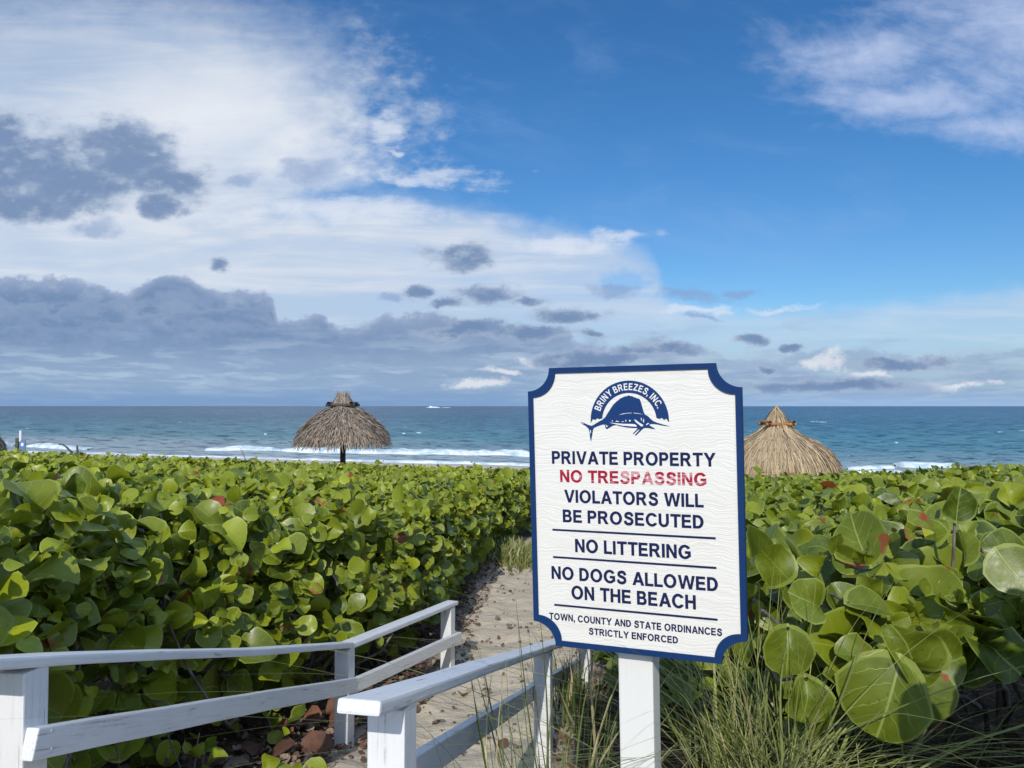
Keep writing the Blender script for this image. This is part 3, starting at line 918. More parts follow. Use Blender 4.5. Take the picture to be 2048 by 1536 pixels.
GLYPH = {
    'I': [[(0, 0), (0, 1), (.2, 1), (.2, 0)]],
    'L': [[(0, 0), (0, 1), (.2, 1), (.2, .17), (.66, .17), (.66, 0)]],
    'T': [[(.29, 0), (.29, .83), (0, .83), (0, 1), (.79, 1), (.79, .83), (.49, .83), (.49, 0)]],
    'E': [[(0, 0), (0, 1), (.70, 1), (.70, .83), (.2, .83), (.2, .60), (.66, .60), (.66, .43), (.2, .43), (.2, .17), (.72, .17), (.72, 0)]],
    'F': [[(0, 0), (0, 1), (.66, 1), (.66, .83), (.2, .83), (.2, .59), (.58, .59), (.58, .42), (.2, .42), (.2, 0)]],
    'H': [[(0, 0), (0, 1), (.2, 1), (.2, .60), (.6, .60), (.6, 1), (.8, 1), (.8, 0), (.6, 0), (.6, .43), (.2, .43), (.2, 0)]],
    'N': [[(0, 0), (0, 1), (.2, 1), (.61, .33), (.61, 1), (.80, 1), (.80, 0), (.60, 0), (.19, .66), (.19, 0)]],
    'V': [[(0, 1), (.22, 1), (.465, .26), (.71, 1), (.93, 1), (.575, 0), (.355, 0)]],
    'W': [[(0, 1), (.21, 1), (.36, .30), (.55, 1), (.77, 1), (.96, .30), (1.11, 1), (1.32, 1), (1.075, 0), (.86, 0), (.66, .73), (.46, 0), (.245, 0)]],
    'Y': [[(0, 1), (.235, 1), (.465, .61), (.695, 1), (.93, 1), (.565, .42), (.565, 0), (.365, 0), (.365, .42)]],
    'Z': [[(0, 0), (0, .17), (.49, .83), (.03, .83), (.03, 1), (.74, 1), (.74, .85), (.25, .17), (.76, .17), (.76, 0)]],
    'A': [[(0, 0), (.36, 1), (.58, 1), (.94, 0), (.72, 0), (.645, .22), (.295, .22), (.22, 0)], [(.35, .385), (.59, .385), (.47, .74)]],
    'D': [[(0, 0), (0, 1)] + _arc(.36, .5, .45, .5, 90, -90), [(.2, .17), (.2, .83)] + _arc(.34, .5, .255, .33, 90, -90)],
    'P': [[(0, 0), (0, 1)] + _arc(.45, .69, .29, .31, 90, -90) + [(.2, .38), (.2, 0)], [(.2, .55), (.2, .83)] + _arc(.43, .69, .105, .14, 90, -90)],
    'R': [[(0, 0), (0, 1)] + _arc(.50, .715, .285, .285, 90, -72) + [(.66, .33), (.86, 0), (.62, 0), (.44, .33), (.34, .42), (.2, .42), (.2, 0)], [(.2, .58), (.2, .83)] + _arc(.47, .705, .11, .125, 90, -90)],
    'B': [[(0, 0), (0, 1)] + _arc(.46, .745, .255, .255, 90, -48) + _arc(.48, .275, .29, .275, 55, -90), [(.2, .60), (.2, .83)] + _arc(.42, .715, .095, .115, 90, -90), [(.2, .17), (.2, .44)] + _arc(.45, .305, .125, .135, 90, -90)],
    'O': [_arc(.5, .5, .5, .52, 0, 352, 44), _arc(.5, .5, .285, .35, 0, 352, 44)],
    'C': [_arc(.49, .5, .49, .52, 33, 327, 34) + _arc(.49, .5, .28, .35, 318, 42, 28)],
    'G': [_arc(.5, .5, .5, .52, 36, 312, 34) + [(.95, .16), (.95, .55), (.52, .55), (.52, .38), (.75, .38), (.75, .27)] + _arc(.5, .5, .285, .35, 308, 40, 28)],
    'U': [[(0, 1)] + _arc(.4, .38, .4, .40, 180, 360, 22) + [(.8, 1), (.6, 1)] + _arc(.4, .38, .2, .225, 0, -180, 18) + [(.2, 1)]],
    'S': [_ribbon([(.70, .70), (.65, .84), (.53, .92), (.39, .925), (.24, .88), (.165, .765), (.20, .645), (.33, .575), (.48, .525), (.625, .46), (.695, .35), (.685, .22), (.59, .115), (.45, .075), (.31, .085), (.17, .155), (.105, .31)], .097)],
    ',': [[(.0, 0), (.0, .2), (.2, .2), (.2, 0), (.12, -.19), (.02, -.19), (.09, 0)]],
    '.': [[(0, 0), (0, .2), (.2, .2), (.2, 0)]],
}

def text_contours(txt, gap=.13, space=.38):
    """contours of a line of block capitals, cap height 1"""
    out, x = [], 0.0
    for ch in txt:
        if ch == ' ':
            x += space
            continue
        g = GLYPH[ch]
        wd = max(p[0] for p in g[0])
        tight = .05 if ch in 'AVYTWL' else 0
        for c in g:
            out.append([(px + x, py) for px, py in c])
        x += wd + gap - tight
    return out

def embolden(contours, dl):
    out = []
    for k, c in enumerate(contours):
        P = np.array(c, float)
        a = .5 * np.sum(P[:, 0] * np.roll(P[:, 1], -1) - np.roll(P[:, 0], -1) * P[:, 1])
        if a < 0:
            P = P[::-1]
        hole = any(j != k and _inside(P[0], q) for j, q in enumerate(contours))
        d1 = P - np.roll(P, 1, 0); d2 = np.roll(P, -1, 0) - P
        d1 /= np.maximum(np.linalg.norm(d1, axis=1), 1e-9)[:, None]; d2 /= np.maximum(np.linalg.norm(d2, axis=1), 1e-9)[:, None]
        n1 = np.stack([d1[:, 1], -d1[:, 0]], 1); n2 = np.stack([d2[:, 1], -d2[:, 0]], 1)
        m = n1 + n2
        m = m / np.maximum((1 + (n1 * n2).sum(1)), .35)[:, None]
        out.append([tuple(p) for p in P + m * (-dl if hole else dl)])
    return out

def _inside(p, poly):
    x, y = p; r = False
    for (x0, y0), (x1, y1) in zip(poly, poly[1:] + poly[:1]):
        if (y0 > y) != (y1 > y) and x < (x1 - x0) * (y - y0) / (y1 - y0) + x0:
            r = not r
    return r

def fill_mesh(contours, depth):
    cu = bpy.data.curves.new("t", 'CURVE')
    cu.dimensions = '2D'
    cu.fill_mode = 'BOTH'
    cu.extrude = depth
    for c in contours:
        sp = cu.splines.new('POLY')
        sp.points.add(len(c) - 1)
        for p, q in zip(sp.points, c):
            p.co = (q[0], q[1], 0, 1)
        sp.use_cyclic_u = True
    to = bpy.data.objects.new("t", cu)
    COL.objects.link(to)
    bpy.context.view_layer.update()
    me = bpy.data.meshes.new_from_object(to.evaluated_get(bpy.context.evaluated_depsgraph_get()))
    bpy.data.objects.remove(to); bpy.data.curves.remove(cu)
    return me

def text_obj(txt, mat, parent, xl, xr, ztop, zbot, y, name="lettering", ext=.0006):
    cs = embolden(text_contours(txt, .155), .017)
    x0 = min(p[0] for c in cs for p in c); x1 = max(p[0] for c in cs for p in c)
    sx = (xr - xl) / (x1 - x0); sz = ztop - zbot
    cs = [[(xl + (p[0] - x0) * sx, zbot + (p[1] + .012) * sz * .98) for p in c] for c in cs]
    me = fill_mesh(cs, ext)
    for v in me.vertices:
        v.co = (v.co.x, y - v.co.z, v.co.y)
    me.materials.append(mat)
    me.name = name
    o = bpy.data.objects.new(name, me)
    COL.objects.link(o)
    o.parent = parent
    return o

def build_sign():
    zb = -1.75
    t = (SC.z - zb) / VZ.z
    foot = SC - VZ * t
    root = empty("notice_sign")
    root.matrix_world = Matrix(((UX.x, NY.x, VZ.x, foot.x), (UX.y, NY.y, VZ.y, foot.y), (UX.z, NY.z, VZ.z, foot.z), (0, 0, 0, 1)))
    tag(root, "white notice sign with scalloped corners and blue border on a white post", "sign")
    # board frame: everything below is in metres about the board's centre
    hub = Vector((0, 0, t))
    def lift(o):
        o.location = hub
        return o
    out = board_outline(0)
    inn = board_outline(.0138)
    face = board_outline(.0133)
    n = len(out)
    Vt, F = prism(out, .004, .036)
    body = lift(bm_obj("sign_board", Vt, F, M_BLUE, root))
    Vt, F = prism(face, .0010, .0055)
    lift(bm_obj("sign_face", Vt, F, M_FACE, root))
    # raised border ring
    Vt = [(x, -.003, z) for x, z in out] + [(x, -.003, z) for x, z in inn] + [(x, .0042, z) for x, z in out] + [(x, .0030, z) for x, z in inn]
    F = []
    for i in range(n):
        j = (i + 1) % n
        F += [[i, j, n + j, n + i], [2 * n + i, 2 * n + j, j, i], [n + i, n + j, 3 * n + j, 3 * n + i]]
    lift(bm_obj("border", Vt, F, M_BLUE, root))
    # post
    PW = .0885
    post = board_mesh("post", (-.0105, .037 + PW / 2, -.35), (-.0105, .037 + PW / 2, t + .22), PW, PW, M_POSTP, root, side=(1, 0, 0), bev=.005)
    fy = .0010
    L = [("PRIVATE PROPERTY", M_NAVY, -.2055, .2038, .1435, .1110), ("NO TRESPASSING", M_RED, -.1846, .1806, .0955, .0645),
         ("VIOLATORS WILL", M_NAVY, -.1750, .1731, .0450, .0128), ("BE PROSECUTED", M_NAVY, -.1801, .1719, -.0058, -.0380),
         ("NO LITTERING", M_NAVY, -.1493, .1400, -.0795, -.1128), ("NO DOGS ALLOWED", M_NAVY, -.2143, .2017, -.1528, -.1856),
         ("ON THE BEACH", M_NAVY, -.1621, .1491, -.1992, -.2332), ("TOWN, COUNTY AND STATE ORDINANCES", M_NAVY, -.2235, .2085, -.2738, -.2912),
         ("STRICTLY ENFORCED", M_NAVY, -.1187, .1045, -.3031, -.3200)]
    for txt, m, xl, xr, z1, z0 in L:
        o = lift(text_obj(txt, m, root, xl, xr, z1, z0, fy))
        if m is M_RED:
            o['label'] = "worn red lettering flaking to pale pink"
    for zl in (-.0590, -.1294, -.2526):
        Vt, F = prism([(-.209, zl - .0022), (-.209, zl + .0026), (.199, zl + .0022), (.199, zl - .0030)], fy - .0008, fy + .0006)
        lift(bm_obj("rule_line", Vt, F, M_NAVY, root))
    # --- emblem: arch with lettering, and the sailfish
    cz = .2205
    R1, R0 = .0995, .0690
    arc, arc2 = [], []
    kx = .985
    N = 56
    for i in range(N + 1):
        a = math.radians(180 - 180 * i / N)
        arc.append((-.0022 + kx * R1 * math.cos(a), cz + R1 * math.sin(a)))
    jag_r = [(.0955, cz - .001), (.088, cz + .0075), (.083, cz + .004), (.078, cz + .0085), (.0665, cz + .0095)]
    jag_l = [(-.0705, cz + .0085), (-.078, cz + .004), (-.083, cz + .0065), (-.089, cz + .001), (-.099, cz - .004)]
    for i in range(N + 1):
        a = math.radians(8 + 164 * i / N)
        arc2.append((-.0022 + kx * R0 * math.cos(a), cz + R0 * math.sin(a)))
    # as a strip so that the concave shape fills cleanly
    Vt, F = [], []
    for i in range(N + 1):
        a = math.radians(6.0 + 168 * i / N)
        jig = 0
        for rr in (R0, R1):
            Vt.append((-.0022 + kx * rr * math.cos(a), fy - .0008, cz + rr * math.sin(a)))
    for i in range(N):
        F.append([2 * i, 2 * i + 1, 2 * i + 3, 2 * i + 2])
    k = len(Vt)
    for sgn, z0 in ((1, .0), (-1, -.004)):        # ragged feet of the arch
        xi, xo = sgn * kx * R0 - .0022, sgn * kx * R1 - .0022
        a6 = math.radians(6)
        xi6, xo6 = sgn * kx * R0 * math.cos(a6) - .0022, sgn * kx * R1 * math.cos(a6) - .0022
        zi6, zo6 = cz + R0 * math.sin(a6), cz + R1 * math.sin(a6)
        k = len(Vt)
        m_ = lambda f: xi6 + (xo6 - xi6) * f
        top = [(m_(f), zi6 + (zo6 - zi6) * f) for f in (0, .25, .45, .62, .8, 1)]
        bot = [(m_(0), zi6 - .0005), (m_(.25), cz + .0045), (m_(.45), cz + .0068), (m_(.62), cz + .002), (m_(.8), cz + .005), (m_(1) + sgn * .0006, cz - .004 + z0 * .3)]
        for (a1, b1), (a2, b2) in zip(top, bot):
            Vt += [(a1, fy - .0008, b1), (a2, fy - .0008, b2)]
        for i in range(5):
            F.append([k + 2 * i, k + 2 * i + 1, k + 2 * i + 3, k + 2 * i + 2])
    em = lift(bm_obj("emblem_arch", Vt, F, M_LOGO, root))
    # arch letters, each turned along the arc
    word = "BRINY BREEZES, INC."
    hs = .0168; ws = .0132
    adv = [(.30 if ch == ' ' else max(p[0] for p in GLYPH[ch][0]) + .20) * ws for ch in word]
    rad = R0 + .0070
    k0 = math.radians(140) / sum(adv)
    a = math.radians(180 - 18)
    Vs, Fs = [], []
    for ch, ad in zip(word, adv):
        ac = a - ad * k0 / 2
        a -= ad * k0
        if ch == ' ':
            continue
        me = fill_mesh(GLYPH[ch], 0.0)
        xm = max(p[0] for p in GLYPH[ch][0]) / 2
        er, et = (math.cos(ac), math.sin(ac)), (math.sin(ac), -math.cos(ac))
        k = len(Vs)
        for v in me.vertices:
            lx, lz = (v.co.x - xm) * ws, v.co.y * hs + rad
            Vs.append((-.0022 + er[0] * lz + et[0] * lx, fy - .0014, cz + er[1] * lz + et[1] * lx))
        for p in me.polygons:
            Fs.append([k + i for i in p.vertices])
        bpy.data.meshes.remove(me)
    lift(bm_obj("arch_lettering", Vs, Fs, M_WHITE, root))
    # sailfish traced from the emblem; units of the tracing -> metres on the board
    h = [0.001790971459858454, -4.3608367808814886e-05, -2.2197218547244266, 7.169145992783643e-05, -0.001773527863195962, 1.7185917813031915, 0.0003537983298229663, -1.3899146980916552e-05]
    def tr(a, b):
        x, y = 1140 + a / 9.309, 740 + b / 9.309
        d = h[6] * x + h[7] * y + 1
        return ((h[0] * x + h[1] * y + h[2]) / d, (h[3] * x + h[4] * y + h[5]) / d)
    fish = [(200, 972), (250, 980), (330, 1020), (400, 1040), (440, 1020), (520, 970), (600, 925), (650, 885), (690, 820), (740, 740), (800, 650), (850, 600), (880, 572), (905, 560), (930, 530), (975, 512), (1020, 490), (1060, 488), (1085, 470),
            (1120, 480), (1160, 488), (1185, 505), (1215, 508), (1240, 525), (1268, 530), (1300, 545), (1325, 620), (1345, 690), (1362, 750), (1378, 800), (1400, 830), (1450, 860), (1500, 910), (1550, 950), (1620, 980), (1700, 1005), (1780, 1028), (1860, 1046),
            (1790, 1044), (1700, 1030), (1620, 1012), (1560, 1005), (1500, 1005), (1475, 1025), (1510, 1050), (1560, 1080), (1590, 1105), (1530, 1095), (1470, 1082), (1400, 1078), (1370, 1085), (1330, 1120), (1280, 1170), (1225, 1222), (1205, 1210), (1262, 1150), (1300, 1105),
            (1270, 1112), (1180, 1192), (1168, 1182), (1230, 1120), (1262, 1082), (1180, 1080), (1060, 1070), (950, 1050), (860, 1025), (800, 1035), (740, 1070), (680, 1105), (655, 1060), (645, 1015), (600, 1018), (520, 1045), (450, 1075), (428, 1110), (420, 1170), (405, 1260), (388, 1335), (372, 1260), (365, 1170), (345, 1090), (290, 1040), (235, 1010)]
    Vt, F = prism([tr(*p) for p in fish], fy - .0008, fy + .0006)
    lift(bm_obj("sailfish", Vt, F, M_LOGO, root))
    marks = [[(730, 978), (850, 990), (1000, 1002), (1120, 1004), (1200, 1008), (1240, 1030), (1240, 1056), (1120, 1046), (980, 1036), (860, 1012)],
             [(1190, 920), (1230, 930), (1290, 980), (1360, 1020), (1362, 1046), (1320, 1048), (1290, 1020), (1235, 980)],
             [(1318, 880), (1334, 900), (1340, 945), (1326, 940)], [(1372, 895), (1380, 940), (1374, 985), (1358, 960)],
             [(1415, 1010), (1455, 985), (1475, 995), (1440, 1015), (1425, 1030)],
             [(905, 838), (980, 812), (1060, 800), (1150, 797), (1150, 804), (1060, 808), (985, 822)], [(1185, 797), (1280, 806), (1365, 826), (1280, 814), (1185, 805)],
             [(780, 935), (795, 935), (795, 960), (782, 960)], [(850, 950), (915, 955), (912, 966), (850, 962)], [(868, 935), (876, 935), (876, 956), (868, 956)], [(960, 955), (1005, 958), (1005, 966), (960, 964)],
             [(1030, 930), (1050, 930), (1045, 960), (1032, 960)], [(1095, 930), (1130, 928), (1125, 962), (1108, 960)], [(660, 1010), (690, 1040), (715, 1040), (680, 1065)], [(372, 1120), (388, 1115), (390, 1170), (378, 1180)], [(225, 985), (255, 990), (245, 1004)]]
    Vs, Fs = [], []
    for mk in marks:
        k = len(Vs)
        Vs += [(x, fy - .0013, z) for x, z in (tr(*p) for p in mk)]
        Fs.append([k + i for i in range(len(mk))])
    lift(bm_obj("sailfish_marking", Vs, Fs, M_WHITE, root))
build_sign()

# ------------------------------------------------------------------ leaves
def leaf_template(ts, ss):
    ts = np.array(ts); ss = np.array(ss)
    T, Sg = np.meshgrid(ts, ss, indexing='ij')
    w = .54 * np.clip(1 - (2 * T - 1) ** 2, 0, 1) ** .46
    x = Sg * w
    y = T - .10 * np.abs(Sg) * np.clip(1 - T, 0, 1) ** 3 * (T > -1)
    nr, nc = T.shape
    return np.stack([x, y], -1).reshape(-1, 2), grid_faces(nr, nc)
LEAF_HI = leaf_template([0, .03, .12, .28, .47, .66, .83, .94, .99, 1.0], [-1, -.62, -.25, 0, .25, .62, 1])
LEAF_MID = leaf_template([0, .07, .32, .66, .92, 1.0], [-1, -.5, 0, .5, 1])
LEAF_LO = leaf_template([0, .14, .55, .9, 1.0], [-1, 0, 1])

def norm(a):
    return a / np.maximum(np.linalg.norm(a, axis=-1, keepdims=True), 1e-9)

def leaves(tmpl, P, A, Nn, size, tone, r):
    """P base, A midrib direction, Nn upper-side normal"""
    T, F = tmpl
    n, k = len(P), len(T)
    if n == 0:
        return np.zeros((0, 3)), np.zeros((0, 4), int), np.zeros((0, 4)), np.zeros((0, 3))
    A = norm(A); Nn = norm(Nn - A * (Nn * A).sum(-1, keepdims=True))
    B = np.cross(A, Nn)
    fold = r.normal(.26, .24, n)[:, None]
    cup = r.normal(-.26, .28, n)[:, None]
    wav = r.normal(0, .085, n)[:, None]
    twist = r.normal(0, .22, n)[:, None]
    roll = np.clip(r.normal(.0, .28, n), -.5, .5)[:, None]
    ph = r.uniform(0, 6.28, n)[:, None]
    asp = r.uniform(.92, 1.14, n)[:, None]
    lop = r.normal(0, .10, n)[:, None]
    ty = np.repeat(T[None, :, 1], n, 0)
    tx = T[None, :, 0] * asp * (1 + lop * np.sign(T[None, :, 0])) * (1 + .05 * np.sin(7 * ty + ph) + .035 * np.sin(13 * ty + 2 * ph))
    tx = tx + r.normal(0, .05, n)[:, None] * np.sin(ty * 3.1)
    rad = np.sqrt(tx ** 2 + (ty - .5) ** 2)
    th = np.arctan2(tx, ty - .5)
    tz = fold * np.abs(tx) + cup * (ty - .3) ** 2 + wav * np.sin(3 * th + ph) * rad * 2 + twist * tx * (ty - .4) - roll * tx ** 2 * 1.2
    sc = size[:, None, None]
    Vt = P[:, None, :] + sc * (tx[..., None] * B[:, None, :] + ty[..., None] * A[:, None, :] + tz[..., None] * Nn[:, None, :])
    FF = (F[None] + (np.arange(n) * k)[:, None, None]).reshape(-1, 4)
    tn = np.repeat(np.concatenate([tone, np.ones((n, 1))], 1)[:, None, :], k, 1).reshape(-1, 4)
    lu = np.stack([np.repeat(T[None, :, 0], n, 0), ty, 0 * tx], -1).reshape(-1, 3)
    return Vt.reshape(-1, 3), FF, tn, lu

def merge(parts):
    Vs, Fs, Ts, Ls, off = [], [], [], [], 0
    for v, f, t, l in parts:
        Vs.append(v); Fs.append(f + off); Ts.append(t); Ls.append(l); off += len(v)
    return np.concatenate(Vs), np.concatenate(Fs), np.concatenate(Ts), np.concatenate(Ls)

def foliage_obj(name, parts, parent, mat=None, org=(0, 0, 0)):
    v, f, t, l = merge(parts)
    return mesh_obj(name, v - np.array(org), f, mat or M_LEAF, parent, attrs={'tone': ('FLOAT_COLOR', t), 'luv': ('FLOAT_VECTOR', l)})

SUNV = np.array(TO_SUN[:])
FACE = norm(SUNV + np.array([0, 0, .55]))      # leaves turn to the light
def shoot_leaves(tip, dr, nl, size, r, light=0.0, hang=0.0, face=.55, tilt=.44):
    """leaf whorls down a shoot; tip (n,3), dr (n,3)"""
    n = len(tip)
    dr = norm(dr)
    P, A, Nn, Sz, T = [], [], [], [], []
    phi0 = r.uniform(0, 6.28, n)
    h = np.where(np.abs(dr[:, 2:3]) > .9, np.array([[1., 0, 0]]), np.array([[0., 0, 1.]]))
    e1 = norm(np.cross(dr, h)); e2 = np.cross(dr, e1)
    base_t = r.beta(2.2, 2.2, n)
    for k in range(nl):
        ph = phi0 + k * 2.4 + r.normal(0, .3, n)
        rad = np.cos(ph)[:, None] * e1 + np.sin(ph)[:, None] * e2
        s = size * np.clip(.46 + .25 * k, 0, 1) * np.clip(r.lognormal(-.05, .24, n), .5, 1.5)
        p = tip - dr * (.02 + .05 * k)[..., None] if np.ndim(k) else tip - dr * (.02 + .048 * k)
        P.append(p + rad * .018)
        A.append(norm(rad + dr * (.75 - .28 * k) + r.normal(0, .22, (n, 3)) + np.array([0, 0, -hang])))
        Nn.append(norm(dr * .50 + FACE * face - rad * .14 + r.normal(0, tilt, (n, 3))))
        Sz.append(s)
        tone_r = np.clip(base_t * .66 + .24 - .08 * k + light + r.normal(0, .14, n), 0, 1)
        tg = np.where(r.random(n) < .07, r.uniform(.70, .90, n), r.uniform(0, .5, n))
        T.append(np.stack([tone_r, tg, r.random(n)], -1))
    return [np.concatenate(a) for a in (P, A, Nn, Sz, T)]

def lod_leaves(L, r, near=4.6, mid=9.5):
    P, A, Nn, Sz, T = L
    out = []
    for tm, lo, hi in ((LEAF_HI, -9, near), (LEAF_MID, near, mid), (LEAF_LO, mid, 1e9)):
        k = (P[:, 1] >= lo) & (P[:, 1] < hi)
        if k.any():
            out.append(leaves(tm, P[k], A[k], Nn[k], Sz[k], T[k], r))
    return out

def tube(pts, rad, n=6):
    pts = np.asarray(pts, float); m = len(pts)
    d = np.gradient(pts, axis=0); d = norm(d)
    h = np.array([.31, .95, .05])
    e1 = norm(np.cross(d, h)); e2 = np.cross(d, e1)
    a = np.linspace(0, 2 * np.pi, n, endpoint=False)
    rr = np.asarray(rad)[:, None, None]
    ring = pts[:, None, :] + rr * (np.cos(a)[None, :, None] * e1[:, None, :] + np.sin(a)[None, :, None] * e2[:, None, :])
    F = []
    for i in range(m - 1):
        for k in range(n):
            F.append([i * n + k, i * n + (k + 1) % n, (i + 1) * n + (k + 1) % n, (i + 1) * n + k])
    return ring.reshape(-1, 3), np.array(F)

def tubes_obj(name, lst, mat, parent, org=(0, 0, 0)):
    Vs, Fs, off = [], [], 0
    for v, f in lst:
        Vs.append(v); Fs.append(f + off); off += len(v)
    return mesh_obj(name, np.concatenate(Vs) - np.array(org), np.concatenate(Fs), mat, parent)

# ---- hedge outlines
LBY = [1.4, 2.2, 2.8, 3.5, 4.3, 5, 6, 8, 11, 13, 16, 22]
LBX = [-1.55, -1.62, -1.80, -1.76, -1.42, -1.12, -.80, -.62, -.36, .08, .95, 2.8]
RBY = [2.3, 2.8, 3.5, 4.5, 5.6, 8, 11, 13, 16]
RBX = [1.12, .95, .86, .70, .78, .96, 1.30, 1.85, 2.9]
L_FAR, R_FAR = 21.5, 15.5

def ztop_left(X, Y):
    u = X / Y
    c = np.interp(u, [-.75, -.62, -.3, -.08, .1], [-.13, -.16, -.23, -.38, -.44])
    s = np.interp(u, [-.62, -.3, -.08, .1], [.0560, .0640, .0625, .063])
    z = c - s * Y + .045 * nz(X, Y, 51, 1.5, 3) * np.clip(Y / 4, .6, 1.4)
    t = np.clip((2.1 - Y) / .9, 0, 1) * np.clip((-X - .72 * Y - .25) / .3, 0, 1)
    z = z + .10 * t * t * (3 - 2 * t)  # extra height out of frame, there to cast shade
    edge = np.where(Y < 2.1, -X - np.maximum(1.58, .72 * Y + .30), np.interp(Y, LBY, LBX) - X)
    return z - .30 * np.exp(-np.clip(edge, 0, 9) / .22)

def ztop_right(X, Y):
    u = X / Y
    c = np.interp(u, [.15, .36, .6, .75], [-.37, -.34, -.20, -.15])
    s = np.interp(u, [.2, .36, .6], [.0690, .0690, .0690])
    z = c - s * Y + .045 * nz(X, Y, 57, 1.6, 3)
    edge = np.minimum(X - np.interp(Y, RBY, RBX), np.maximum((Y - 2.25) * 1.3, (X - .80 * Y) * 1.0))
    t = np.clip((2.1 - Y) / .8, 0, 1) * np.clip((X - .80 * Y - .15) / .3, 0, 1)
    z = z + .42 * t * t * (3 - 2 * t)  # raised out of frame so its shadow reaches the hollow
    return z - .22 * np.exp(-np.clip(edge, 0, 9) / .16)

def top_shoots(ztop, inside, x0, x1, y0, y1, dens, depth0, depth1, r):
    area = (x1 - x0) * (y1 - y0)
    n = int(area * dens)
    X = r.uniform(x0, x1, n); Y = r.uniform(y0, y1, n)
    k = inside(X, Y) & (np.abs(X) < .74 * Y + .9)
    X, Y = X[k], Y[k]
    Z = ztop(X, Y) - r.uniform(depth0, depth1, len(X)) + np.where((r.random(len(X)) < .035) & (Y > 3.2), r.uniform(.03, .13, len(X)), 0)
    return np.stack([X, Y, Z], -1)

def side_shoots(by, bx, ztop, y0, y1, dens, sgn, inward, r, low=.06, sparse=.7):
    ys = np.linspace(y0, y1, 400)
    xs = np.interp(ys, by, bx)
    ln = np.hypot(np.diff(xs), np.diff(ys)); cum = np.concatenate([[0], np.cumsum(ln)])
    n = int(cum[-1] * 1.5 * dens)
    t = r.uniform(0, cum[-1], n)
    Y = np.interp(t, cum, ys); X = np.interp(Y, by, bx)
    nx = np.interp(t, cum, np.gradient(xs, cum)); ny = np.interp(t, cum, np.gradient(ys, cum))
    out = np.stack([ny * sgn, -nx * sgn, 0 * nx], -1)
    h = r.random(n)
    zt = ztop(X - sgn * .35, Y); zg = zground(X, Y) + low
    Z = zg + (zt - zg) * h
    keep = r.random(n) < np.clip(.18 + h / sparse, 0, 1)
    bulge = .10 * np.sin(np.clip(h, 0, 1) * np.pi) + .10 * nz(t, Z * 2, 61, 2.2, 3) - .30 * np.clip(.45 - h, 0, 1) - inward
    P = np.stack([X, Y, Z], -1) + out * bulge[:, None]
    return P[keep], out[keep], h[keep]

def limb(r, base, top, r0, r1, k=7, wob=.12):
    t = np.linspace(0, 1, k)[:, None]
    p = base * (1 - t) + top * t
    p = p + np.cumsum(r.normal(0, wob / k, (k, 3)), 0) * np.sin(t * np.pi)
    p[:, 2] += .12 * np.sin(t[:, 0] * np.pi) * 0
    return tube(p, np.linspace(r0, r1, k), 6)

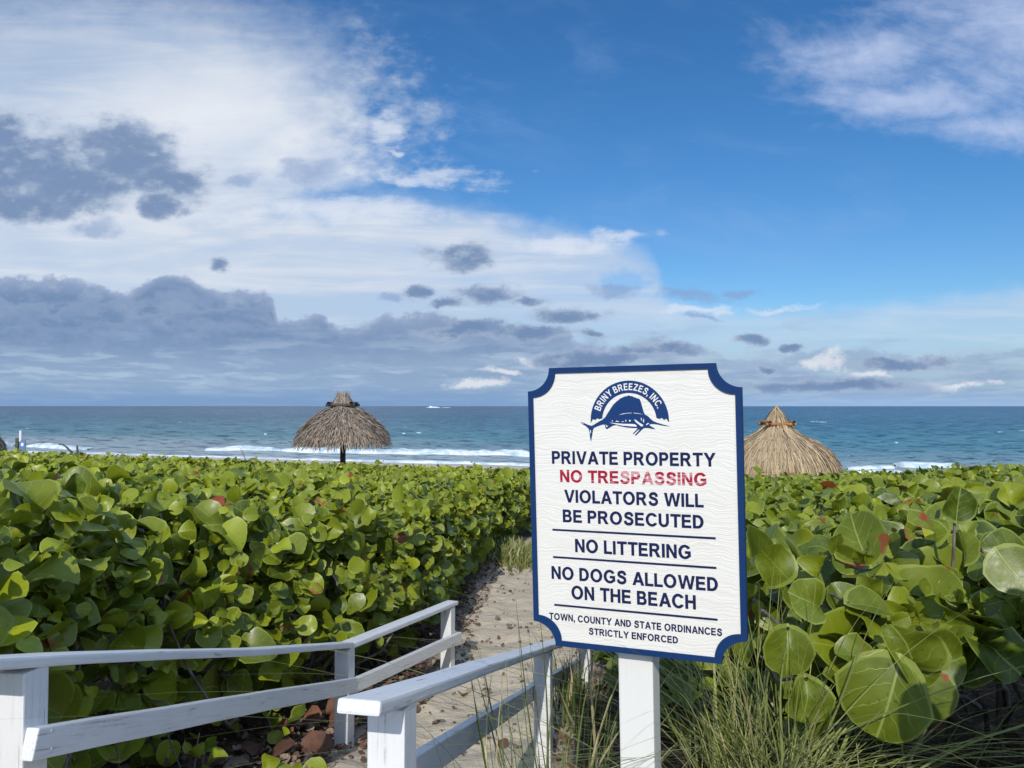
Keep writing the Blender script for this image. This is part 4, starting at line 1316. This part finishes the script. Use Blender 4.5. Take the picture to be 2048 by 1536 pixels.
def build_hedge_left():
    r = np.random.default_rng(101)
    org = (-2.0, 3.5, float(zground(np.array(-2.0), np.array(3.5))))
    root = empty("sea_grape_hedge", org)
    tag(root, "broad sea grape hedge with round green leaves on the left of the path", "hedge", "sea grape hedges along the path")
    inside = lambda X, Y: (X < np.interp(Y, LBY, LBX) - .02)
    parts = []
    def add(tip, dr, nl, size, light=0., hang=0.):
        parts.extend(lod_leaves(shoot_leaves(tip, dr, nl, size, r, light, hang), r))
    up = lambda n, k=.42: norm(np.stack([r.normal(0, k, n), r.normal(-.12, k, n), np.ones(n)], -1))
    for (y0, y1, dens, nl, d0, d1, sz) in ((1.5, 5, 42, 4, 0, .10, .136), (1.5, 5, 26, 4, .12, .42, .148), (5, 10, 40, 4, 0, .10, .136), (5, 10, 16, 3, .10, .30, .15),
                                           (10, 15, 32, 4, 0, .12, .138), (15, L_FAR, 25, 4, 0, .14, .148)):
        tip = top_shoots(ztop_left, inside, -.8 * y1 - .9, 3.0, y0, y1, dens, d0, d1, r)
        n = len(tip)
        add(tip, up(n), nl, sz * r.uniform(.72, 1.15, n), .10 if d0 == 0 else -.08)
    # taller unseen part beside the viewer, added left of frame to shade the hedge
    for dens, d0, d1 in ((26, 0, .12), (22, .12, .5), (18, .5, 1.0), (14, 1.0, 1.5)):
        n = int(3.0 * 2.0 * dens)
        X = r.uniform(-4.2, -1.55, n); Y = r.uniform(-.2, 1.9, n)
        k = -X > np.maximum(1.90, .74 * Y + .58); X, Y = X[k], Y[k]
        tip = np.stack([X, Y, ztop_left(X, np.maximum(Y, 1.0)) - r.uniform(d0, d1, len(X))], -1)
        add(tip, up(len(tip)), 4, .16 * r.uniform(.72, 1.15, len(tip)), 0)
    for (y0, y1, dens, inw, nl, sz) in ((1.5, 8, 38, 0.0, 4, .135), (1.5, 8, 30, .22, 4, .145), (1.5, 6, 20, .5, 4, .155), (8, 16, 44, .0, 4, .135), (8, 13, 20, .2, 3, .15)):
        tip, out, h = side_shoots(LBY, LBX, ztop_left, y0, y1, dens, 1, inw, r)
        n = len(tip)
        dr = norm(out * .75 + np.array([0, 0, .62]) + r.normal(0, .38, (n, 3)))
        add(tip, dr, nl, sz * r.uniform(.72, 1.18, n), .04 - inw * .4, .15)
    foliage_obj("foliage", parts, root, org=org)
    # grey stems reaching up from the ground
    tb = []
    for i in range(170):
        Y = r.uniform(2.0, 9.5) if i < 150 else r.uniform(9, 13)
        X = np.interp(Y, LBY, LBX) - abs(r.normal(.25, .35)) - .12
        b = np.array([X - r.uniform(0, .25), Y + r.normal(0, .1), 0]); b[2] = float(zground(b[0:1], b[1:2])[0]) - .05
        tY = Y + r.normal(-.15, .45)
        tX = min(X + r.normal(.08, .35), np.interp(tY, LBY, LBX) - .02)
        t = np.array([tX, tY, 0]); t[2] = float(ztop_left(t[0:1], t[1:2])[0]) - r.uniform(.05, .5)
        tb.append(limb(r, b, t, r.uniform(.010, .024), .005, 8, .5))
    tubes_obj("branch", tb, M_BARK, root, org)

def build_hedge_right():
    r = np.random.default_rng(202)
    org = (1.6, 3.2, float(zground(np.array(1.6), np.array(3.2))))
    root = empty("sea_grape_hedge", org)
    tag(root, "sea grape hedge of large glossy leaves to the right of the notice sign", "hedge", "sea grape hedges along the path")
    inside = lambda X, Y: (X > np.interp(Y, RBY, RBX) + .02)
    parts = []
    def add(tip, dr, nl, size, light=0., hang=0.):
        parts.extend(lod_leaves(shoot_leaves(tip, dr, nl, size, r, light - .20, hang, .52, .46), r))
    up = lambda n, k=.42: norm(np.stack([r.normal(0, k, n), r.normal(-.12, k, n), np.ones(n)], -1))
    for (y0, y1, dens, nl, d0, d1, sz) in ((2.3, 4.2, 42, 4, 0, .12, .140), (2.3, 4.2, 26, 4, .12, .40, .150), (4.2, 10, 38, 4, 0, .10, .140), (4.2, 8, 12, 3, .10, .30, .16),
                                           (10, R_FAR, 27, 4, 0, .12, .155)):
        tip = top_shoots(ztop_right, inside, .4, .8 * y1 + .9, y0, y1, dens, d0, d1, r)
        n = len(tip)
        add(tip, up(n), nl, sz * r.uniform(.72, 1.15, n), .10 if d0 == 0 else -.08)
    # unseen part beside the viewer, added right of frame to darken the hollow
    inside2 = lambda X, Y: (X > .80 * Y + .24) & (X < 4.0)
    for dens, d0, d1 in ((26, 0, .12), (22, .12, .5), (18, .5, .9)):
        n = int(3.2 * 1.5 * dens)
        X = r.uniform(1.0, 3.8, n); Y = r.uniform(.9, 2.5, n)
        k = inside2(X, Y); X, Y = X[k], Y[k]
        tip = np.stack([X, Y, ztop_right(X, Y) - r.uniform(d0, d1, len(X))], -1)
        n = len(tip)
        add(tip, up(n), 4, .145 * r.uniform(.72, 1.15, n), 0)
    # side towards the path
    for (y0, y1, dens, inw, nl, sz) in ((2.4, 9, 34, 0.0, 4, .155), (2.4, 9, 22, .25, 4, .16)):
        tip, out, h = side_shoots(RBY, RBX, ztop_right, y0, y1, dens, -1, inw, r)
        n = len(tip)
        dr = norm(out * .7 + np.array([0, 0, .6]) + r.normal(0, .38, (n, 3)))
        add(tip, dr, nl, sz * r.uniform(.72, 1.18, n), 0, .15)
    # front face that looks back at the viewer: leafy down to waist height, hollow and dark below
    for (dens, inw, sz, lowz) in ((52, .0, .138, -.66), (38, .25, .145, -.72), (22, .55, .155, -.72)):
        n = int(2.6 * .75 * dens)
        X = r.uniform(1.0, 3.6, n)
        h = r.random(n)
        Y = 2.34 + inw + .10 * nz(X, h, 71, 3, 2)
        zt = ztop_right(X, np.full(n, 2.9)) - .05
        lz = lowz + .16 * nz(X, X * 0, 73, 2.3, 2) + .16 * np.clip((X - 1.15) / .3, 0, 1)
        Z = lz + (zt - lz) * h
        tip = np.stack([X, Y, Z], -1)
        dr = norm(np.array([0, -.75, .6]) + r.normal(0, .38, (n, 3)))
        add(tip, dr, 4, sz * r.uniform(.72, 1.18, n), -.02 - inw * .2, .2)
    # the low spray of very large leaves that hangs out of the hollow
    hero = [(1765, 1392, 2.06, .215, (-.35, -.95), .55), (1800, 1285, 2.10, .17, (-.3, .6), .5), (1838, 1340, 2.14, .15, (.7, .3), .45), (1880, 1310, 2.2, .19, (.9, .1), .35), (1700, 1300, 2.15, .15, (-.9, .25), .6),
            (1600, 1405, 2.12, .15, (-.2, -1), .45), (1570, 1310, 2.15, .16, (-.1, -.9), .5), (1850, 1400, 2.12, .17, (.3, -.9), .3), (1640, 1440, 2.2, .16, (.3, -1), .3), (1600, 1190, 2.25, .15, (-.8, .4), .65), (1745, 1210, 2.25, .16, (.8, -.1), .55), (1915, 1000, 2.4, .13, (.1, 1), .05), (2030, 1150, 2.2, .17, (.4, -.7), .5), (1850, 1030, 2.35, .17, (-.8, .6), .7), (1535, 1120, 2.45, .17, (-.5, .5), .6)]
    P = []; A = []; N_ = []; Z_ = []; T_ = []
    for px, py, Y, s, (ax, az), lt in hero:
        a = norm(np.array([ax, r.normal(-.15, .12), az]))
        nn = norm(np.array([r.normal(-.1, .3), -.75, .62]) + r.normal(0, .25, 3))
        p = np.array(pt(px, py, Y)[:]) - a * s * .5
        P.append(p); A.append(a); N_.append(nn); Z_.append(s if s > .2 and px < 1900 else s * .80); T_.append((lt * .42, r.uniform(.74, .80) if px in (1700, 1850) else .2, r.random()))
    P, A, N_, Z_, T_ = map(np.array, (P, A, N_, Z_, T_))
    parts.append(leaves(LEAF_HI, P, A, N_, Z_, T_, r))
    foliage_obj("foliage", parts, root, org=org)
    tb = []
    for i in range(80):
        Y = r.uniform(2.5, 7)
        X = np.interp(Y, RBY, RBX) + abs(r.normal(.35, .4)) + .12 if i > 35 else r.uniform(1.2, 3.4)
        b = np.array([X + r.uniform(0, .3), Y + r.uniform(.1, .7), 0]); b[2] = float(zground(b[0:1], b[1:2])[0]) - .05
        t = np.array([X + r.normal(-.05, .4), max(2.45, Y + r.normal(-.3, .3)), 0]); t[0] = max(t[0], np.interp(t[1], RBY, RBX) + .05); t[2] = float(ztop_right(t[0:1], t[1:2])[0]) - r.uniform(.06, .55)
        tb.append(limb(r, b, t, r.uniform(.010, .024), .005, 8, .5))
    # twigs carrying the hanging spray
    for p in P[11:12]:
        tb.append(limb(r, p + np.array([.02, .1, -.5]), p + np.array([0, .004, .01]), .007, .004, 6, .05))
    for p in P[:11]:
        b = np.array([p[0] + .15, 3.0, p[2] - .1])
        tb.append(limb(r, b, p, .011, .004, 7, .12))
    tubes_obj("branch", tb, M_BARK, root, org)
build_hedge_left()
build_hedge_right()

# ---- young sprouts at the foot of the left handrail
def sprout(px, py, Y, k, size, label, seed):
    r = np.random.default_rng(seed)
    p0 = np.array(pt(px, py, Y)[:])
    zg = float(zground(p0[0:1], p0[1:2])[0])
    org = (p0[0], p0[1], zg)
    root = empty("sea_grape_sprout", org)
    tag(root, label, "plant", "young sea grape plants under the handrail")
    tips = p0[None, :] + r.normal(0, 1, (k, 3)) * np.array([.10, .08, .05])
    tips[:, 2] = np.maximum(tips[:, 2], zg + .10)
    dr = norm(r.normal(0, .5, (k, 3)) + np.array([0, -.3, 1]))
    foliage_obj("foliage", lod_leaves(shoot_leaves(tips, dr, 4, np.full(k, size), r, .12), r), root, org=org)
    tubes_obj("stem", [limb(r, np.array([p0[0] + r.normal(0, .04), p0[1] + r.normal(0, .04), zg - .03]), t, .006, .003, 5, .1) for t in tips], M_BARK, root, org)
sprout(205, 1480, 3.0, 2, .16, "single young sea grape plant below the nearest bay of the left handrail", 1)
sprout(410, 1475, 3.5, 3, .13, "young sea grape plant on leaf litter midway below the left handrail", 2)
sprout(650, 1505, 3.1, 5, .13, "bushy sea grape plant at the foot of the middle left post", 3)
sprout(560, 1440, 4.3, 2, .12, "small sea grape plant behind the left handrail's lower board", 4)

# ------------------------------------------------------------------ fallen leaves and litter
def dead_template(n):
    return leaf_template([0, .12, .4, .7, .93, 1.0], [-1, -.5, 0, .5, 1]) if n else LEAF_LO

def build_litter():
    r = np.random.default_rng(303)
    n = 6500
    Y = 1.8 + 11 * r.random(n) ** 1.5
    side = r.random(n)
    d = np.abs(r.normal(0, .55, n))
    X = np.where(side < .62, path_c(Y) - path_w(Y) + .10 - d, path_c(Y) + path_w(Y) - .05 + d)
    k2 = r.random(n) < .09
    X = np.where(k2, path_c(Y) + r.uniform(-1, 1, n) * path_w(Y), X)
    Z = zground(X, Y) + .030
    size = np.where(k2, r.uniform(.012, .035, n), r.uniform(.012, .050, n))
    a = r.uniform(0, 6.28, n)
    A = np.stack([np.cos(a), np.sin(a), r.normal(0, .25, n)], -1)
    Nn = norm(np.stack([r.normal(0, .45, n), r.normal(0, .45, n), np.ones(n)], -1))
    T = np.stack([r.beta(1.6, 2, n), r.random(n) ** 1.2, r.random(n)], -1)
    o = foliage_obj("leaf_litter", [leaves(LEAF_LO, np.stack([X, Y, Z], -1), A, Nn, size, T, r)], None, M_DEAD)
    tag(o, "brown dry leaf litter scattered along the path and under the hedges", "leaf litter", kind='stuff')
    # large fallen leaves, one object each
    spots = [(520, 1495, 'g'), (640, 1455, 'g'), (590, 1470, 'g'), (250, 1480, 'g'), (300, 1500, 'g'), (330, 1475, 'g'), (470, 1520, 'g'), (440, 1450, 'g'), (660, 1430, 'g'), (800, 1335, 'g'), (770, 1350, 'g'), (560, 1515, 'g'), (610, 1500, 'g'), (380, 1510, 'g'), (700, 1450, 'g'), (740, 1420, 'g'), (540, 1450, 'g'), (190, 1520, 'g'),
             (975, 1470, 'p'), (985, 1455, 'p'), (870, 1450, 'p'), (980, 1390, 'p'), (925, 1395, 'p'), (905, 1515, 'p'), (1010, 1500, 'p'), (940, 1300, 'p'), (1000, 1240, 'p'), (965, 1215, 'p'), (1020, 1260, 'p'), (950, 1180, 'p'), (1000, 1180, 'p'), (1030, 1500, 'p'),
             (1950, 1500, 'r'), (1900, 1480, 'r'), (1990, 1470, 'r'), (2020, 1510, 'r'), (1880, 1520, 'r'), (1930, 1450, 'r'), (1840, 1500, 'r'), (1975, 1525, 'r')]
    labs = {'g': ("large russet fallen leaf lying in the litter beneath the left handrail", "russet fallen leaves beneath the left handrail"),
            'p': ("small curled dry leaf lying on the pale sand of the path", "curled dry leaves on the sandy path"),
            'r': ("dark brown fallen leaf in the shade under the right hedge", "brown fallen leaves under the right hedge")}
    for i, (px, py, w) in enumerate(spots):
        Yl = 3.0
        for _ in range(30):
            zz = float(zground(np.array([(px - 1024) / 1500 * Yl]), np.array([Yl]))[0])
            Yl = .5 * Yl + .5 * (-zz * 1500 / (py - 812))
        X = (px - 1024) / 1500 * Yl
        z = float(zground(np.array([X]), np.array([Yl]))[0]) + (.045 if w != 'p' else .05)
        s = {'g': r.uniform(.11, .17), 'p': r.uniform(.05, .085), 'r': r.uniform(.10, .15)}[w]
        a = r.uniform(0, 6.28)
        T = np.array([[r.uniform(.35, 1), r.uniform(0, .7) if w == 'g' else r.uniform(.2, .8), r.random()]])
        L = leaves(dead_template(1), np.zeros((1, 3)), np.array([[math.cos(a), math.sin(a), r.normal(.05, .2)]]), np.array([[r.normal(0, .3), r.normal(-.2, .25), 1]]), np.array([s]), T, r)
        o = foliage_obj("fallen_leaf", [L], None, M_DEAD)
        o.location = (X, Yl, z)
        tag(o, labs[w][0], "fallen leaf", labs[w][1])
build_litter()

# ------------------------------------------------------------------ grass
def grass_clump(label, cx, cy, sx, sy, n, h0, h1, lean, seed, wd=.0045, droop=.9, light=(.2, .9), group="clumps of beach grass"):
    r = np.random.default_rng(seed)
    X = cx + r.normal(0, sx, n); Y = cy + r.normal(0, sy, n)
    Z = zground(X, Y) + .0
    org = (cx, cy, float(zground(np.array(cx), np.array(cy))))
    K = 9
    t = np.linspace(0, 1, K)
    Lh = r.uniform(h0, h1, n)
    a = r.uniform(0, 6.28, n)
    ln = np.abs(r.normal(lean, lean * .6, n))
    dx = np.cos(a) * ln + (X - cx) * .8; dy = np.sin(a) * ln + (Y - cy) * .5
    dp = droop * r.uniform(.2, 1.2, n)
    px = X[:, None] + Lh[:, None] * (dx[:, None] * (t + .9 * dp[:, None] * t ** 2.2))
    py = Y[:, None] + Lh[:, None] * (dy[:, None] * (t + .9 * dp[:, None] * t ** 2.2))
    hs = np.sqrt(dx ** 2 + dy ** 2)
    pz = Z[:, None] + Lh[:, None] * (t - (.42 * dp * np.clip(hs * 1.8, 0, 1.4))[:, None] * t ** 2.6)
    px = px + .012 * np.sin(t * 5 + a[:, None]); 
    W = wd * np.clip(r.lognormal(0, .45, n), .5, 2.6)[:, None] * (1 - t ** 2.5 * .92)
    sxv = np.stack([-np.sin(a + .6), np.cos(a + .6), 0 * a], -1)
    sxv[:, 0] = np.sign(sxv[:, 0]) * np.maximum(np.abs(sxv[:, 0]), .6)
    C = np.stack([px, py, pz], -1)
    Vl = C - sxv[:, None, :] * W[..., None]; Vr = C + sxv[:, None, :] * W[..., None]
    Vt = np.stack([Vl, Vr], 2).reshape(-1, 3)
    i = (np.arange(n)[:, None] * K + np.arange(K - 1)[None, :]) * 2
    F = np.stack([i, i + 1, i + 3, i + 2], -1).reshape(-1, 4)
    tone = np.stack([r.uniform(light[0], light[1], n), r.random(n), r.random(n), np.ones(n)], -1)
    tone = np.repeat(tone, K * 2, 0)
    o = mesh_obj("grass_clump", Vt, F, M_GRASS, origin=org, attrs={'tone': ('FLOAT_COLOR', tone)})
    tag(o, label, "grass", group)
    return o
grass_clump("wide clump of pale arching grass to the right of the sign post", .74, 2.20, .13, .10, 430, .30, .74, .85, 1, .0019, 1.25, (.35, .95))
grass_clump("clump of tall dark grass between the sign post and the right handrail", .13, 2.40, .09, .14, 75, .50, 1.0, .22, 2, .0034, .8, (.0, .55))
grass_clump("thin clump of grass blades leaning over the lower board of the right handrail", .00, 2.05, .09, .12, 55, .45, .80, .36, 3, .0019, .9, (.35, .9))
grass_clump("sparse grass in the shade below the right hedge", 1.30, 2.30, .25, .10, 50, .25, .50, .7, 4, .0028, 1.1, (.25, .8))
grass_clump("low tuft of green grass at the bend of the path under the hedge", .08, 11.2, .22, .45, 900, .12, .32, .35, 5, .008, .9, (.3, .8))
grass_clump("dry grass and twigs beside the farthest right handrail post", .38, 4.9, .10, .35, 160, .20, .45, .25, 7, .004, .8, (.0, .4))

# ------------------------------------------------------------------ palapas
def thatch(profile, n, r, length, width, lift, tone_fn, jitter=.02):
    """blades laid down a lathe profile [(radius, z)...] from the top to the eave"""
    pr = np.array(profile)
    seg = np.hypot(np.diff(pr[:, 0]), np.diff(pr[:, 1])); cum = np.concatenate([[0], np.cumsum(seg)]); tot = cum[-1]
    rad_at = lambda s: np.interp(s, cum, pr[:, 0]); z_at = lambda s: np.interp(s, cum, pr[:, 1])
    w = np.maximum(pr[:, 0], .05)
    ss = np.linspace(0, tot, 200); cw = np.cumsum(rad_at(ss) + .05); cw /= cw[-1]
    s0 = np.interp(r.random(n), cw, ss)
    th = r.uniform(0, 2 * np.pi, n)
    L = length * r.uniform(.6, 1.3, n)
    K = 4
    t = np.linspace(0, 1, K)
    s = s0[:, None] + L[:, None] * t
    over = np.clip(s - tot, 0, None)
    R = rad_at(np.minimum(s, tot)) + lift * (t ** 1.3) * r.uniform(.1, 1.3, n)[:, None] + jitter * r.normal(0, 1, n)[:, None] * .4 + over * .15
    Z = z_at(np.minimum(s, tot)) - over * .98 + .012
    tw = th[:, None] + r.normal(0, .10, n)[:, None] * t / np.maximum(R, .15) * .5
    W = width * r.uniform(.5, 1.3, n)[:, None] * (1 - .75 * t)
    C = np.stack([R * np.cos(tw), R * np.sin(tw), Z], -1)
    tang = np.stack([-np.sin(tw), np.cos(tw), r.normal(0, .35, n)[:, None] * np.ones(K)], -1)
    Vt = np.stack([C - tang * W[..., None], C + tang * W[..., None]], 2).reshape(-1, 3)
    i = (np.arange(n)[:, None] * K + np.arange(K - 1)[None, :]) * 2
    F = np.stack([i, i + 1, i + 3, i + 2], -1).reshape(-1, 4)
    tone = np.stack([tone_fn(r, n), r.random(n), r.random(n), np.ones(n)], -1)
    return Vt, F, np.repeat(tone, K * 2, 0)

def lathe(profile, n=40, inset=.03, close=True):
    pr = [(max(a - inset, .01), b) for a, b in profile]
    if close:
        pr = pr + [(max(a - .12, .01), b - .05) for a, b in profile[::-1]]
    Vt, F = [], []
    for a, b in pr:
        for k in range(n):
            t = 2 * math.pi * k / n
            Vt.append((a * math.cos(t), a * math.sin(t), b))
    for i in range(len(pr) - 1):
        for k in range(n):
            F.append([i * n + k, i * n + (k + 1) % n, (i + 1) * n + (k + 1) % n, (i + 1) * n + k])
    return Vt, F

M_TH_GREY = thatch_material("weathered_grey_thatch", (0.09, 0.072, 0.056, 1), (0.43, 0.36, 0.285, 1), (0.40, 0.27, 0.16, 1))
M_TH_GOLD = thatch_material("golden_straw_thatch", (0.15, 0.105, 0.062, 1), (0.56, 0.44, 0.275, 1), (0.48, 0.29, 0.13, 1))
M_WOOD_D = bark_material("dark_weathered_wood", (0.040, 0.034, 0.028, 1), (0.11, 0.09, 0.07, 1))
M_WOOD_O = bark_material("orange_pole_wood", (0.22, 0.10, 0.035, 1), (0.42, 0.23, 0.09, 1))
M_WOOD_G = bark_material("green_grey_post_wood", (0.045, 0.055, 0.035, 1), (0.12, 0.125, 0.075, 1))

def palapa(label, loc, profile, crown, ring, mat, ringmat, seed, nb, blade, tone_fn, two_tufts):
    """profile/crown heights are above the sand at loc"""
    r = np.random.default_rng(seed)
    root = empty("thatched_palapa", loc)
    tag(root, label, "palapa", "thatched palapas on the beach")
    Vt, F = lathe(profile)
    t1, f1, tn = thatch(profile, nb, r, blade[0], blade[1], blade[2], tone_fn)
    n0 = len(Vt)
    V2 = np.concatenate([np.array(Vt), t1]); F2 = np.concatenate([np.array(F), f1 + n0])
    base = np.tile(np.array([[.12, .3, .5, 1]]), (n0, 1))
    mesh_obj("thatch_roof", V2, F2, mat, root, attrs={'tone': ('FLOAT_COLOR', np.concatenate([base, tn]))}, smooth=False)
    # crown of bundled fronds
    Vt, F = lathe(crown, 20, .02, False)
    t1, f1, tn = thatch(crown, 380, r, .26, .014, .03, tone_fn)
    n0 = len(Vt)
    Vs = [np.array(Vt), t1]; Fs = [np.array(F), f1 + n0]; Ts = [np.tile(np.array([[.15, .3, .5, 1]]), (n0, 1)), tn]
    off = n0 + len(t1)
    if two_tufts:
        ztop = crown[0][1]
        for sx in (-.09, .09):
            for k in range(40):
                p = np.array([sx + r.normal(0, .03), r.normal(0, .05), ztop - .22])
                q = p + np.array([r.normal(sx * .25, .04), r.normal(0, .05), r.uniform(.20, .36)])
                w = .012
                v = np.array([p - [w, 0, 0], p + [w, 0, 0], q + [w * .4, 0, 0], q - [w * .4, 0, 0]])
                Vs.append(v); Fs.append(np.array([[0, 1, 2, 3]]) + off); off += 4
                Ts.append(np.tile(np.array([[r.uniform(.3, .9), .2, .5, 1]]), (4, 1)))
    mesh_obj("crown", np.concatenate(Vs), np.concatenate(Fs), mat, root, attrs={'tone': ('FLOAT_COLOR', np.concatenate(Ts))}, smooth=False)
    # square of poles that clamps the crown
    hw, zr, th = ring
    lst = []
    for s in (-1, 1):
        lst.append(tube([(-hw * 1.15, s * hw * .9, zr), (hw * 1.15, s * hw * .9, zr)], [th, th], 8))
        lst.append(tube([(s * hw * .9, -hw * 1.15, zr + th * 1.2), (s * hw * .9, hw * 1.15, zr + th * 1.2)], [th, th], 8))
    tubes_obj("pole_frame", lst, ringmat, root)
    tubes_obj("post", [tube([(0, 0, -.3), (.01, 0, 1.2), (0, 0, profile[0][1] + .1)], [.095, .085, .075], 12)], M_WOOD_D, root)
    # rafters under the roof
    lst = []
    for k in range(8):
        a = 2 * math.pi * (k + .5) / 8
        e = profile[-1]
        lst.append(tube([(0.05 * math.cos(a), .05 * math.sin(a), profile[0][1] - .15), (e[0] * .9 * math.cos(a), e[0] * .9 * math.sin(a), e[1] - .02)], [.03, .022], 6))
    tubes_obj("rafter", lst, M_WOOD_D, root)
    return root

def zpx(py, Y): return -(py - 812) / 1500 * Y
def build_palapas():
    Y = 23.0; k = 1500 / Y
    X = (686 - 1024) / k
    g = float(zground(np.array(X), np.array(Y)))
    prof = [(hw * .93 / k, zpx(py, Y) - g) for hw, py in ((20, 813), (34, 819), (50, 829), (66, 841), (79, 853), (88, 864), (93, 874), (95, 881))]
    crown = [(hw / k, zpx(py, Y) - g) for hw, py in ((9, 789), (14, 797), (19, 804), (23, 811))]
    ring = (25 / k, zpx(810, Y) - g, .045)
    grey = lambda r, n: r.beta(1.6, 1.5, n)
    palapa("grey weathered thatched palapa with a dark post standing on the beach", (X, Y, g), prof, crown, ring, M_TH_GREY, M_WOOD_D, 5, 7000, (.26, .022, .12), grey, True)
    # a neighbour whose ragged skirt just enters the left edge
    X3, Y3 = -17.42, 23.4
    g3 = float(zground(np.array(X3), np.array(Y3)))
    prof3 = [(a, b - .35) for a, b in prof]; crown3 = [(a, b - .35) for a, b in crown]
    palapa("grey thatched palapa cut off by the left edge beside the blue marker", (X3, Y3, g3), prof3, crown3, (ring[0], ring[1] - .35, ring[2]), M_TH_GREY, M_WOOD_D, 6, 4200, (.55, .022, .07), grey, True)
    Y = 17.0; k = 1500 / Y
    X = (1553 - 1024) / k
    g = float(zground(np.array(X), np.array(Y)))
    prof = [(hw / k, zpx(py, Y) - g) for hw, py in ((22, 846), (27, 854), (46, 870), (72, 882), (96, 900), (111, 921), (119, 941), (123, 962))]
    crown = [(hw / k, zpx(py, Y) - g) for hw, py in ((3, 812), (7, 820), (13, 827), (17, 834), (21, 842), (24, 849))]
    ring = (26 / k, zpx(848, Y) - g, .036)
    gold = lambda r, n: r.beta(2.2, 1.5, n)
    palapa("golden straw palapa with a pointed crown behind the notice sign", (X, Y, g), prof, crown, ring, M_TH_GOLD, M_WOOD_O, 7, 6500, (.42, .016, .045), gold, False)
build_palapas()

# ------------------------------------------------------------------ far left: marker post, bent stick
def build_marker():
    Y = 22.3; k = 1500 / Y
    X = (36 - 1024) / k
    g = float(zground(np.array(X), np.array(Y)))
    root = empty("beach_marker", (X, Y, g))
    tag(root, "green wooden post with a small blue sign at the hedge's far left", "marker post")
    h = zpx(876, Y) - g
    tubes_obj("post", [tube([(0, 0, -.3), (0, 0, h * .5), (.005, 0, h)], [.055, .052, .05], 12)], M_WOOD_G, root)
    bl = flat_paint("faded_blue_board", (.12, .22, .42, 1), .5, .1)
    wh = flat_paint("marker_white", (.75, .77, .8, 1), .5, .05)
    x0, x1 = 5 / k, 17 / k
    z1, z0 = zpx(880, Y) - g, zpx(914, Y) - g
    Vt, F = prism([(x0, z0), (x0, z1), (x1, z1), (x1, z0)], -.012, .012)
    bm_obj("sign_board", Vt, F, bl, root)
    c = ((x0 + x1) / 2, z1 - .13)
    Vt, F = prism([(c[0] + .045 * math.cos(a), c[1] + .055 * math.sin(a)) for a in np.linspace(0, 6.2832, 17)[:-1]], -.015, -.0125)
    bm_obj("sign_symbol", Vt, F, wh, root)
    tubes_obj("reflector", [tube([(.09, .02, h - .1), (.09, .02, h + .22)], [.04, .04], 10)], wh, root)
build_marker()

def stick(label, pts, rad, mat, name="driftwood_stick"):
    P = np.array(pts)
    o_ = P[0].copy()
    v, f = tube(P - o_, np.linspace(rad, rad * .5, len(P)), 6)
    o = mesh_obj(name, v, f, mat)
    o.location = o_
    tag(o, label, "stick")
_p = [np.array(pt(x, y, 21.0)[:]) for x, y in ((150, 918), (143, 902), (136, 895), (128, 889), (119, 888))]
stick("dark bent stick poking out of the hedge against the surf", _p, .035, M_WOOD_D)
_p = [np.array(pt(x, y, 20.8)[:]) for x, y in ((157, 915), (157, 903), (156, 890))]
stick("short upright green stick in the hedge beside the bent stick", _p, .04, M_WOOD_G)
_p = [np.array(pt(x, y, 21.0)[:]) for x, y in ((497, 935), (490, 912), (482, 896))]
stick("thin bare twig standing above the hedge in front of the breaker", _p, .012, M_WOOD_D)
